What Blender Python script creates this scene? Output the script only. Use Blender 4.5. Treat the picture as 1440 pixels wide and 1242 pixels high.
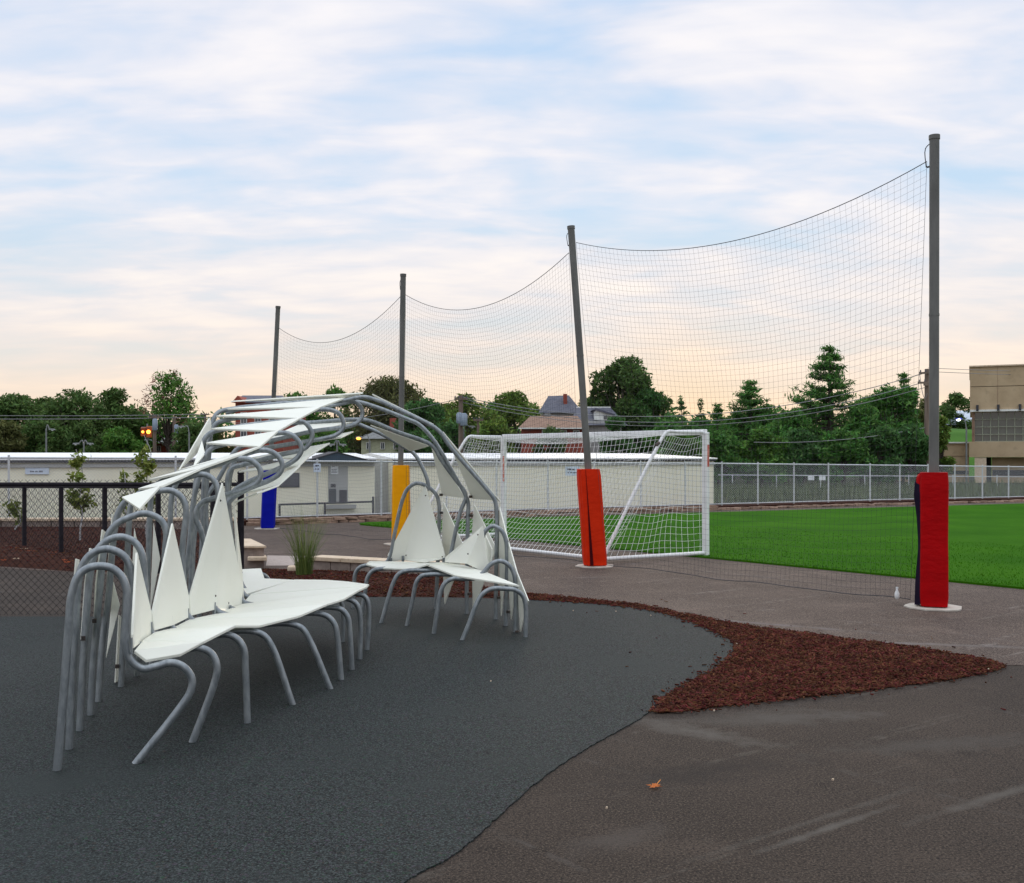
import bpy, bmesh, math, random
import numpy as np
from mathutils import Vector, geometry as mgeo

for o in list(bpy.data.objects): bpy.data.objects.remove(o, do_unlink=True)
R = math.radians
rnd = random.Random(7)
rng = np.random.default_rng(11)
scene = bpy.context.scene
col = scene.collection

# ------------------------------------------------------------------ camera
H, F, U0, V0 = 1.93, 1450.0, 720.0, 641.0        # eye height, focal length in px, horizon
cam = bpy.data.cameras.new('camera'); cam_o = bpy.data.objects.new('camera', cam); col.objects.link(cam_o)
cam.sensor_width = 36; cam.lens = 36 * F / 1440; cam.shift_y = 20 / 1440
cam.clip_start = 0.05; cam.clip_end = 3000
cam_o.location = (0, 0, H); cam_o.rotation_euler = (R(90), 0, 0)
scene.camera = cam_o

# ------------------------------------------------------------------ sky and light
SUN_EL, SUN_AZ = R(5.0), R(9.5)
world = bpy.data.worlds.new('World'); scene.world = world; world.use_nodes = True
wt = world.node_tree; wt.nodes.clear()
def wn(t, **kw):
    n = wt.nodes.new(t)
    for k, v in kw.items(): setattr(n, k, v)
    return n
def wl(a, b): wt.links.new(a, b)
def wmath(op, a, b=None, clamp=False):
    n = wn('ShaderNodeMath', operation=op, use_clamp=clamp)
    for i, x in enumerate((a, b)):
        if x is None: continue
        if isinstance(x, (int, float)): n.inputs[i].default_value = x
        else: wl(x, n.inputs[i])
    return n.outputs[0]
def wramp(f, stops):
    n = wn('ShaderNodeValToRGB'); cr = n.color_ramp; cr.interpolation = 'EASE' if len(stops) == 2 else 'LINEAR'
    while len(cr.elements) < len(stops): cr.elements.new(0.5)
    for e, (p, c) in zip(cr.elements, stops): e.position = p; e.color = (c if len(c) == 4 else (*c, 1))
    wl(f, n.inputs[0]); return n.outputs[0]
def wmix(f, a, b, bt='MIX'):
    n = wn('ShaderNodeMix', data_type='RGBA', blend_type=bt)
    for i, x in ((0, f), (6, a), (7, b)):
        if isinstance(x, (int, float)): n.inputs[i].default_value = x
        elif isinstance(x, tuple): n.inputs[i].default_value = (*x, 1)
        else: wl(x, n.inputs[i])
    return n.outputs[2]
sky = wn('ShaderNodeTexSky', sky_type='NISHITA', sun_disc=False, sun_elevation=SUN_EL, sun_rotation=SUN_AZ,
         altitude=150, air_density=1.0, dust_density=0.4, ozone_density=2.0)
tc = wn('ShaderNodeTexCoord'); sep = wn('ShaderNodeSeparateXYZ'); wl(tc.outputs['Generated'], sep.inputs[0])
zc = wmath('MAXIMUM', sep.outputs[2], 0.0)
den = wmath('ADD', zc, 0.16)
cmb = wn('ShaderNodeCombineXYZ')
wl(wmath('DIVIDE', sep.outputs[0], den), cmb.inputs[0]); wl(wmath('DIVIDE', sep.outputs[1], den), cmb.inputs[1])
def cloud(rot, sc, scale, detail, dist, off):
    mp = wn('ShaderNodeMapping'); wl(cmb.outputs[0], mp.inputs[0])
    mp.inputs['Rotation'].default_value = (0, 0, R(rot)); mp.inputs['Scale'].default_value = sc; mp.inputs['Location'].default_value = off
    nz = wn('ShaderNodeTexNoise'); wl(mp.outputs[0], nz.inputs['Vector'])
    nz.inputs['Scale'].default_value = scale; nz.inputs['Detail'].default_value = detail
    nz.inputs['Roughness'].default_value = 0.5; nz.inputs['Distortion'].default_value = dist
    return nz.outputs[0]
n1 = cloud(-14, (0.95, 1.35, 1), 1.7, 5, 0.5, (3.1, 1.7, 0))
n2 = cloud(8, (1.0, 2.3, 1), 3.6, 4, 0.4, (8.2, 4.4, 0))
n3 = cloud(-6, (0.6, 1.2, 1), 0.9, 3, 0.2, (1.2, 9.0, 0))
dens = wmath('ADD', wmath('MULTIPLY', n1, 0.55), wmath('ADD', wmath('MULTIPLY', n2, 0.25), wmath('MULTIPLY', n3, 0.2)))
veil = wramp(dens, [(0.36, (0, 0, 0)), (0.56, (1, 1, 1))])
lit = wramp(dens, [(0.48, (0, 0, 0)), (0.64, (1, 1, 1))])
# warm light along the horizon, strongest towards the set sun
sunv = (math.sin(SUN_AZ), math.cos(SUN_AZ))
az = wmath('ADD', wmath('MULTIPLY', sep.outputs[0], sunv[0]), wmath('MULTIPLY', sep.outputs[1], sunv[1]))
azf = wmath('ADD', wmath('MULTIPLY', wmath('MAXIMUM', az, 0.0), 0.75), 0.25)
hor = wmath('MULTIPLY', wramp(zc, [(0.0, (1, 1, 1)), (0.035, (.74, .74, .74)), (0.08, (.43, .43, .43)), (0.14, (.18, .18, .18)), (0.23, (0, 0, 0))]), azf)
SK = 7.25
def s(c, k=1.0): return tuple(x * k for x in c)
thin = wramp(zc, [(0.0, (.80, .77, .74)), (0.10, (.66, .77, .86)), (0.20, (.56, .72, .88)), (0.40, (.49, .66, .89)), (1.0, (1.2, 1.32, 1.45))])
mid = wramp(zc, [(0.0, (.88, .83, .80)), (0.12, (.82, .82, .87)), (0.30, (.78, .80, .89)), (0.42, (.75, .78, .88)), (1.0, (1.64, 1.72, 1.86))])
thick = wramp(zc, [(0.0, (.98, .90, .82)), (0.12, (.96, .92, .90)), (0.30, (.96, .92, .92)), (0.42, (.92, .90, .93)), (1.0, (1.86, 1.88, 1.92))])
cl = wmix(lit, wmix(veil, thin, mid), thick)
cl = wmix(wmath('MULTIPLY', hor, 0.95), cl, (1.0, .70, .43))
glow = wmath('POWER', wmath('MAXIMUM', wmath('ADD', wmath('MULTIPLY', az, math.cos(SUN_EL)), wmath('MULTIPLY', zc, math.sin(SUN_EL))), 0.0), 500.0)
cl = wmix(wmath('MULTIPLY', wmath('MULTIPLY', glow, hor), 0.4, True), cl, (1.0, .62, .22))
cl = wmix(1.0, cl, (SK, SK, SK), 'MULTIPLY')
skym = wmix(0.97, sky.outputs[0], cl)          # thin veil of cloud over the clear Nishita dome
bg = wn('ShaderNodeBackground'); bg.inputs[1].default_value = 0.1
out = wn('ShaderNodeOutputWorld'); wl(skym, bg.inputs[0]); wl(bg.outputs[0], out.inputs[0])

sun = bpy.data.lights.new('sun', 'SUN'); sun.energy = 0.6; sun.angle = R(18); sun.color = (1.0, .78, .55)
sun_o = bpy.data.objects.new('sun', sun); col.objects.link(sun_o)
sd = Vector((math.sin(SUN_AZ) * math.cos(SUN_EL), math.cos(SUN_AZ) * math.cos(SUN_EL), math.sin(SUN_EL)))
sun_o.rotation_euler = (-sd).to_track_quat('-Z', 'Y').to_euler(); sun_o.location = (8, 40, 20)
vs = scene.view_settings
vs.view_transform = 'Standard'; vs.look = 'None'; vs.gamma = 1; vs.exposure = 0.55; vs.use_curve_mapping = False

# ------------------------------------------------------------------ helpers: where a point seen in the picture stands
def P(u, v, Y): return Vector(((u - U0) / F * Y, Y, H - (v - V0) / F * Y))
def PZ(u, v, z):
    Y = (H - z) * F / (v - V0); return P(u, v, Y)
def G(u, v): return PZ(u, v, 0.0)
class Plane:
    """upright plane through two ground points; at(u, v) is the point of it on that line of sight"""
    def __init__(s, a, b): s.a = Vector((a[0], a[1])); s.d = Vector((b[0], b[1])) - s.a
    def at(s, u, v):
        k = (u - U0) / F
        t = (k * s.a.y - s.a.x) / (s.d.x - k * s.d.y)
        return P(u, v, s.a.y + s.d.y * t)

# ------------------------------------------------------------------ materials
M = {}
def mat(name, c1, c2=None, rough=.6, metal=0.0, scale=6.0, detail=4, bump=0.0, bscale=None, spec=.5, island=0.0, coord='Object',
        stretch=None, emit=None, trans=0.0, speck=None, sheen=0.0, lo=.35, hi=.65, transl=0.0):
    m = bpy.data.materials.new(name); m.use_nodes = True; M[name] = m
    t = m.node_tree; b = t.nodes['Principled BSDF']; L = t.links.new
    b.inputs['Roughness'].default_value = rough; b.inputs['Metallic'].default_value = metal
    b.inputs['Specular IOR Level'].default_value = spec
    tcn = t.nodes.new('ShaderNodeTexCoord'); vec = tcn.outputs[coord]
    if stretch:
        mp = t.nodes.new('ShaderNodeMapping'); mp.inputs['Scale'].default_value = stretch[:3]
        if len(stretch) > 3: mp.inputs['Rotation'].default_value = (0, 0, stretch[3])
        L(vec, mp.inputs[0]); vec = mp.outputs[0]
    def noise(sc, d=4, r=.55):
        n = t.nodes.new('ShaderNodeTexNoise'); n.inputs['Scale'].default_value = sc; n.inputs['Detail'].default_value = d
        n.inputs['Roughness'].default_value = r; L(vec, n.inputs['Vector']); return n.outputs[0]
    c2 = c2 or tuple(min(1, x * 1.18) for x in c1)
    rp = t.nodes.new('ShaderNodeValToRGB'); rp.color_ramp.elements[0].position = lo; rp.color_ramp.elements[1].position = hi
    rp.color_ramp.elements[0].color = (*c1, 1); rp.color_ramp.elements[1].color = (*c2, 1)
    L(noise(scale, detail), rp.inputs[0]); cout = rp.outputs[0]
    def mixc(f, a, c, bt='MIX'):
        n = t.nodes.new('ShaderNodeMix'); n.data_type = 'RGBA'; n.blend_type = bt
        for i, x in ((0, f), (6, a), (7, c)):
            if isinstance(x, (int, float)): n.inputs[i].default_value = x
            elif isinstance(x, tuple): n.inputs[i].default_value = (*x, 1)
            else: L(x, n.inputs[i])
        return n.outputs[2]
    if speck:                                       # (scale, lo, hi, colour): fine grains
        for sc, lo, hi, c in speck:
            r2 = t.nodes.new('ShaderNodeValToRGB'); r2.color_ramp.elements[0].position = lo; r2.color_ramp.elements[1].position = hi
            L(noise(sc, 3, .6), r2.inputs[0]); cout = mixc(r2.outputs[0], cout, c)
    if island:
        g = t.nodes.new('ShaderNodeNewGeometry'); hs = t.nodes.new('ShaderNodeHueSaturation')
        mr = t.nodes.new('ShaderNodeMapRange'); mr.inputs[3].default_value = 1 - island; mr.inputs[4].default_value = 1 + island
        L(g.outputs['Random Per Island'], mr.inputs[0]); L(mr.outputs[0], hs.inputs['Value']); L(cout, hs.inputs['Color'])
        mr2 = t.nodes.new('ShaderNodeMapRange'); mr2.inputs[3].default_value = .5 - island * .05; mr2.inputs[4].default_value = .5 + island * .05
        fr = t.nodes.new('ShaderNodeMath'); fr.operation = 'FRACT'; ml = t.nodes.new('ShaderNodeMath'); ml.operation = 'MULTIPLY'; ml.inputs[1].default_value = 17.3
        L(g.outputs['Random Per Island'], ml.inputs[0]); L(ml.outputs[0], fr.inputs[0]); L(fr.outputs[0], mr2.inputs[0]); L(mr2.outputs[0], hs.inputs['Hue'])
        cout = hs.outputs[0]
    L(cout, b.inputs['Base Color'])
    if bump:
        bp = t.nodes.new('ShaderNodeBump'); bp.inputs['Strength'].default_value = bump; bp.inputs['Distance'].default_value = .01
        L(noise(bscale or scale * 6, 4), bp.inputs['Height']); L(bp.outputs[0], b.inputs['Normal'])
    if emit: b.inputs['Emission Color'].default_value = (*emit[0], 1); b.inputs['Emission Strength'].default_value = emit[1]
    if transl:                                      # leaves let some light through
        tr = t.nodes.new('ShaderNodeBsdfTranslucent'); L(cout, tr.inputs[0]); mx = t.nodes.new('ShaderNodeMixShader'); mx.inputs[0].default_value = transl
        o = t.nodes['Material Output']; L(b.outputs[0], mx.inputs[1]); L(tr.outputs[0], mx.inputs[2]); L(mx.outputs[0], o.inputs[0])
    m['nodes'] = 1
    return m

mat('asphalt', (0.0234, 0.0158, 0.0115), (0.0390, 0.0273, 0.0205), rough=.8, scale=.7, detail=6, bump=.5, bscale=140, spec=.2, coord='Object',
    speck=[(1.1, .56, .70, (0.0562, 0.0399, 0.0298)), (3.1, .58, .74, (0.0148, 0.0095, 0.0068)), (.42, .58, .72, (0.0468, 0.0336, 0.0254)), (82, .50, .62, (0.0819, 0.0616, 0.0471)), (60, .52, .64, (0.0047, 0.0029, 0.0022)), (85, .60, .68, (0.1326, 0.1015, 0.0744))])
def streaks(name, jobs):
    """pale scuff lines dragged over a surface: long thin noise, broken up by a second noise"""
    t = M[name].node_tree; b = t.nodes['Principled BSDF']; L = t.links.new; cur = b.inputs['Base Color'].links[0].from_socket
    tcn = t.nodes.new('ShaderNodeTexCoord')
    for rot, sc, lo, hi, c, k in jobs:
        mp = t.nodes.new('ShaderNodeMapping'); mp.vector_type = 'TEXTURE'; mp.inputs['Rotation'].default_value = (0, 0, rot); mp.inputs['Scale'].default_value = sc; L(tcn.outputs['Object'], mp.inputs[0])
        n = t.nodes.new('ShaderNodeTexNoise'); n.inputs['Scale'].default_value = 1; n.inputs['Detail'].default_value = 5; n.inputs['Roughness'].default_value = .6; L(mp.outputs[0], n.inputs['Vector'])
        r = t.nodes.new('ShaderNodeValToRGB'); r.color_ramp.elements[0].position = lo; r.color_ramp.elements[1].position = hi; L(n.outputs[0], r.inputs[0])
        n2 = t.nodes.new('ShaderNodeTexNoise'); n2.inputs['Scale'].default_value = 9; n2.inputs['Detail'].default_value = 4; L(tcn.outputs['Object'], n2.inputs['Vector'])
        r2 = t.nodes.new('ShaderNodeValToRGB'); r2.color_ramp.elements[0].position = .42; r2.color_ramp.elements[1].position = .62; L(n2.outputs[0], r2.inputs[0])
        m1 = t.nodes.new('ShaderNodeMath'); m1.operation = 'MULTIPLY'; L(r.outputs[0], m1.inputs[0]); L(r2.outputs[0], m1.inputs[1])
        m2 = t.nodes.new('ShaderNodeMath'); m2.operation = 'MULTIPLY'; L(m1.outputs[0], m2.inputs[0]); m2.inputs[1].default_value = k
        mx = t.nodes.new('ShaderNodeMix'); mx.data_type = 'RGBA'; L(m2.outputs[0], mx.inputs[0]); L(cur, mx.inputs[6]); mx.inputs[7].default_value = (*c, 1); cur = mx.outputs[2]
    L(cur, b.inputs['Base Color'])
streaks('asphalt', [(R(36), (3.0, .16, 1), .60, .68, (0.095, 0.082, 0.068), .75), (R(-50), (4.0, .25, 1), .60, .69, (0.072, 0.061, 0.053), .75), (R(10), (1.6, .5, 1), .60, .70, (0.076, 0.064, 0.054), .7), (R(30), (2.2, .6, 1), .58, .70, (0.012, 0.009, 0.007), .6)])
def scuff(name, jobs):
    """single worn marks with a place and shape of their own on the paving"""
    t = M[name].node_tree; b = t.nodes['Principled BSDF']; L = t.links.new; cur = b.inputs['Base Color'].links[0].from_socket; tcn = t.nodes.new('ShaderNodeTexCoord')
    nd = t.nodes.new('ShaderNodeTexNoise'); nd.inputs['Scale'].default_value = 5; nd.inputs['Detail'].default_value = 6; nd.inputs['Roughness'].default_value = .7; L(tcn.outputs['Object'], nd.inputs['Vector'])
    for (x, y), rot, sc, c, k in jobs:
        mp = t.nodes.new('ShaderNodeMapping'); mp.vector_type = 'TEXTURE'; mp.inputs['Location'].default_value = (x, y, 0); mp.inputs['Rotation'].default_value = (0, 0, R(rot)); mp.inputs['Scale'].default_value = (*sc, 1); L(tcn.outputs['Object'], mp.inputs[0])
        ln = t.nodes.new('ShaderNodeVectorMath'); ln.operation = 'LENGTH'; L(mp.outputs[0], ln.inputs[0])
        sb_ = t.nodes.new('ShaderNodeMath'); sb_.operation = 'MULTIPLY_ADD'; L(nd.outputs[0], sb_.inputs[0]); sb_.inputs[1].default_value = 2.4; L(ln.outputs['Value'], sb_.inputs[2])
        r = t.nodes.new('ShaderNodeMapRange'); r.inputs[1].default_value = 1.25; r.inputs[2].default_value = 2.15; r.inputs[3].default_value = k; r.inputs[4].default_value = 0; L(sb_.outputs[0], r.inputs[0])
        mx = t.nodes.new('ShaderNodeMix'); mx.data_type = 'RGBA'; L(r.outputs[0], mx.inputs[0]); L(cur, mx.inputs[6]); mx.inputs[7].default_value = (*c, 1); cur = mx.outputs[2]
    L(cur, b.inputs['Base Color'])
scuff('asphalt', [((1.25, 7.25), -38, (.75, .20), (0.095, 0.084, 0.072), .85), ((1.95, 7.6), 8, (.9, .30), (0.072, 0.063, 0.054), .8), ((1.55, 5.42), 35.8, (1.2, .04), (0.102, 0.091, 0.078), .42), ((1.62, 5.33), 35.8, (.8, .04), (0.102, 0.091, 0.078), .8), ((2.75, 5.85), 33, (.9, .06), (0.091, 0.080, 0.068), .8), ((1.2, 6.3), 20, (.9, .26), (0.013, 0.010, 0.009), .7), ((2.9, 6.9), 12, (1.1, .2), (0.065, 0.056, 0.048), .7), ((.55, 5.2), 30, (.45, .16), (0.065, 0.053, 0.045), .7), ((4.0, 10.6), -12, (2.4, .10), (0.072, 0.063, 0.055), .8), ((2.6, 12.0), -30, (2.2, .09), (0.068, 0.059, 0.053), .8)])
def paler(src, name, k):
    """a copy of the same surface with its colour multiplied paler"""
    m = M[src].copy(); m.name = name; M[name] = m; t = m.node_tree; b = t.nodes['Principled BSDF']; cur = b.inputs['Base Color'].links[0].from_socket
    mx = t.nodes.new('ShaderNodeMix'); mx.data_type = 'RGBA'; mx.blend_type = 'MULTIPLY'; mx.inputs[0].default_value = 1; mx.inputs[7].default_value = (*k, 1)
    t.links.new(cur, mx.inputs[6]); t.links.new(mx.outputs[2], b.inputs['Base Color'])
paler('asphalt', 'asphalt_pale', (2.3, 2.3, 2.45))
mat('rubber', (0.0129, 0.0164, 0.0160), (0.0185, 0.0229, 0.0220), rough=.8, scale=.9, detail=5, bump=.55, bscale=150, spec=.22,
    speck=[(88, .49, .61, (0.0601, 0.0749, 0.0721)), (70, .51, .62, (0.0015, 0.0020, 0.0025)), (42, .60, .68, (0.0515, 0.0394, 0.0541)), (33, .62, .70, (0.0154, 0.0468, 0.0234)), (48, .63, .70, (0.0558, 0.0394, 0.0306)), (.6, .52, .72, (0.0257, 0.0318, 0.0306))])
mat('hill_grass', (.05, .13, .018), (.07, .17, .025), rough=.9, scale=.4, spec=.1)
mat('soil', (.034, .013, .009), (.065, .024, .015), rough=1, scale=9, bump=1, bscale=60, spec=.1, speck=[(55, .55, .7, (.025, .010, .008))])
mat('chip', (.058, .018, .011), (.105, .034, .020), rough=.95, scale=5, island=.65, spec=.1)
mat('turf', (.026, .112, .002), (.046, .156, .004), rough=.95, scale=.45, bump=.8, bscale=220, spec=.04, speck=[(130, .5, .7, (.016, .075, .002))])
mat('blade', (.026, .115, .002), (.045, .155, .005), rough=.9, scale=3, island=.25, spec=.05)
mat('far_ground', (.030, .042, .022), (.06, .065, .04), rough=1, scale=.25, bump=.6, bscale=14, spec=.1)
mat('steel', (.20, .225, .240), (.32, .350, .365), rough=.42, metal=.6, scale=28, detail=5, bump=.12, bscale=90, stretch=(1, 1, .35),
    speck=[(7, .60, .82, (.15, .165, .18)), (4, .70, .80, (.20, .15, .11))])
mat('steel_white', (.52, .54, .56), (.62, .64, .66), rough=.5, metal=.3, scale=14)
mat('plastic', (.90, .905, .80), (.925, .93, .835), rough=.42, scale=2.2, detail=5, spec=.45, bump=.06, bscale=20, transl=.12,
    speck=[(5.5, .68, .90, (.80, .81, .72))])
mat('bolt', (.05, .045, .045), (.12, .09, .07), rough=.6, metal=.6, scale=30)
mat('pole', (.105, .105, .098), (.165, .165, .155), rough=.6, metal=.35, scale=5, bump=.1, bscale=40, stretch=(1, 1, .25))
mat('vinyl_red', (.34, .0012, .003), (.43, .002, .004), rough=.5, scale=3, bump=.7, bscale=11, stretch=(1, 1, 2.2), spec=.07)
mat('vinyl_orange', (.58, .022, .003), (.68, .030, .005), rough=.5, scale=3, bump=.7, bscale=11, stretch=(1, 1, 2.2), spec=.07)
mat('vinyl_yellow', (.85, .35, .004), (.92, .40, .006), rough=.5, scale=3, bump=.7, bscale=11, stretch=(1, 1, 2.2), spec=.07)
mat('vinyl_blue', (.004, .008, .30), (.006, .012, .37), rough=.5, scale=3, bump=.7, bscale=11, stretch=(1, 1, 2.2), spec=.07)
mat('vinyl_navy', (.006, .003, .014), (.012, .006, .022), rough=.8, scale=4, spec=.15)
mat('flap_red', (.05, .002, .004), (.08, .003, .005), rough=.8, scale=4, spec=.1)
mat('flap_yellow', (.55, .20, .004), (.65, .24, .006), rough=.6, scale=4)
mat('concrete', (.46, .42, .36), (.58, .53, .46), rough=.9, scale=6, bump=.4, bscale=60)
mat('net_black', (.030, .030, .034), (.05, .05, .055), rough=.8, scale=8)
mat('net_white', (.78, .80, .78), (.86, .87, .85), rough=.7, scale=8)
mat('white_paint', (.74, .75, .75), (.84, .85, .85), rough=.4, scale=4, speck=[(9, .70, .85, (.55, .54, .52))])
mat('scuff_red', (.55, .10, .06), (.70, .30, .22), rough=.6, scale=12)
mat('black_coat', (.010, .008, .012), (.020, .016, .022), rough=.75, scale=12, spec=.25)
mat('shed_wall', (.86, .82, .64), (.89, .86, .69), rough=.7, scale=1.2, bump=.1, bscale=10)
mat('shed_roof', (.86, .86, .86), (.92, .92, .92), rough=.5, scale=1.5)
mat('dark_trim_shade', (.03, .03, .04), (.06, .055, .06), rough=.7, scale=4)  # dark trims, and the shadow strip painted under the shed eaves
mat('grey_panel', (.36, .36, .35), (.42, .42, .41), rough=.6, scale=3)
mat('navy_roof', (.030, .055, .085), (.045, .075, .11), rough=.6, scale=3)
mat('glass', (.045, .06, .055), (.07, .085, .075), rough=.08, scale=.6, spec=.8)
mat('window_dark', (.05, .055, .07), (.08, .085, .10), rough=.15, scale=2, spec=.7)
mat('sign_blue', (.56, .64, .76), (.62, .70, .80), rough=.5, scale=6)
mat('sign_white', (.72, .76, .77), (.80, .83, .84), rough=.5, scale=6)
mat('ink', (.03, .035, .06), (.06, .06, .09), rough=.6, scale=20)
mat('stone', (.20, .125, .085), (.34, .235, .165), rough=.95, scale=5, bump=.8, bscale=30, island=.3)
mat('block', (.22, .17, .145), (.31, .25, .215), rough=.95, scale=9, bump=.8, bscale=50)
mat('capstone', (.56, .43, .30), (.70, .57, .43), rough=.9, scale=8, bump=.6, bscale=45, speck=[(22, .62, .75, (.40, .28, .18))])
mat('gravel', (.34, .28, .25), (.46, .39, .35), rough=1, scale=30, bump=1, bscale=80)
mat('brick', (.26, .055, .035), (.35, .085, .055), rough=.9, scale=2, bump=.5, bscale=10)
mat('beige', (.42, .31, .19), (.50, .38, .24), rough=.9, scale=.8, detail=7, bump=.3, bscale=12, speck=[(3, .55, .8, (.36, .275, .175))])
mat('mullion', (.30, .33, .24), (.38, .41, .31), rough=.5, scale=3)
mat('pale_green', (.40, .41, .27), (.46, .47, .32), rough=.8, scale=2)
mat('roof_brown', (.21, .125, .085), (.29, .18, .125), rough=.9, scale=3, bump=.6, bscale=9)
mat('roof_slate', (.075, .08, .11), (.12, .12, .15), rough=.8, scale=3, bump=.5, bscale=9)
mat('roof_pale', (.50, .57, .66), (.58, .65, .72), rough=.6, scale=1)
mat('trim_white', (.70, .71, .68), (.78, .79, .76), rough=.6, scale=4)
mat('wood_pole', (.13, .095, .075), (.22, .165, .13), rough=.9, scale=6, stretch=(1, 1, .1), bump=.4, bscale=20)
mat('wire', (.20, .20, .21), (.26, .26, .27), rough=.6, scale=1)
mat('transformer', (.22, .28, .36), (.28, .34, .42), rough=.5, scale=4)
mat('lamp_grey', (.16, .17, .17), (.22, .23, .23), rough=.5, scale=4)
mat('lamp_blue', (.01, .03, .55), (.015, .05, .7), rough=.4, scale=4)
mat('signal_body', (.35, .07, .01), (.42, .09, .015), rough=.5, scale=4)
mat('lit_amber', (1, .5, .1), rough=.5, emit=((1.0, .36, .04), 3.2))
mat('lit_white', (.9, .95, 1), rough=.5, emit=((.85, .93, 1.0), 3.0))
mat('bark', (.055, .042, .034), (.10, .08, .066), rough=1, scale=6, stretch=(1, 1, .2), bump=.6, bscale=20)
mat('bark_pale', (.36, .35, .36), (.46, .45, .45), rough=.9, scale=14)
def leafm(n, c, k=1.6, isl=.45): mat(n, c, tuple(x * k for x in c), rough=.65, scale=.55, detail=3, island=isl, spec=.2, transl=.32)
leafm('leaf_dark', (.064, .112, .030)); leafm('leaf_mid', (.075, .165, .030)); leafm('leaf_light', (.110, .170, .032))
leafm('leaf_brown', (.092, .100, .034)); leafm('leaf_red', (0.236, 0.119, 0.088)); leafm('leaf_pine', (.066, .160, .034)); leafm('leaf_deep', (.056, .128, .036))
leafm('leaf_sap', (.16, .20, .045), 1.5); leafm('grass_blade', (.11, .15, .04), 1.6); leafm('weed', (.085, .105, .05), 1.5); leafm('leaf_maple', (.62, .28, .07), 1.2); leafm('leaf_fall', (.40, .14, .04), 1.5)

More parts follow.
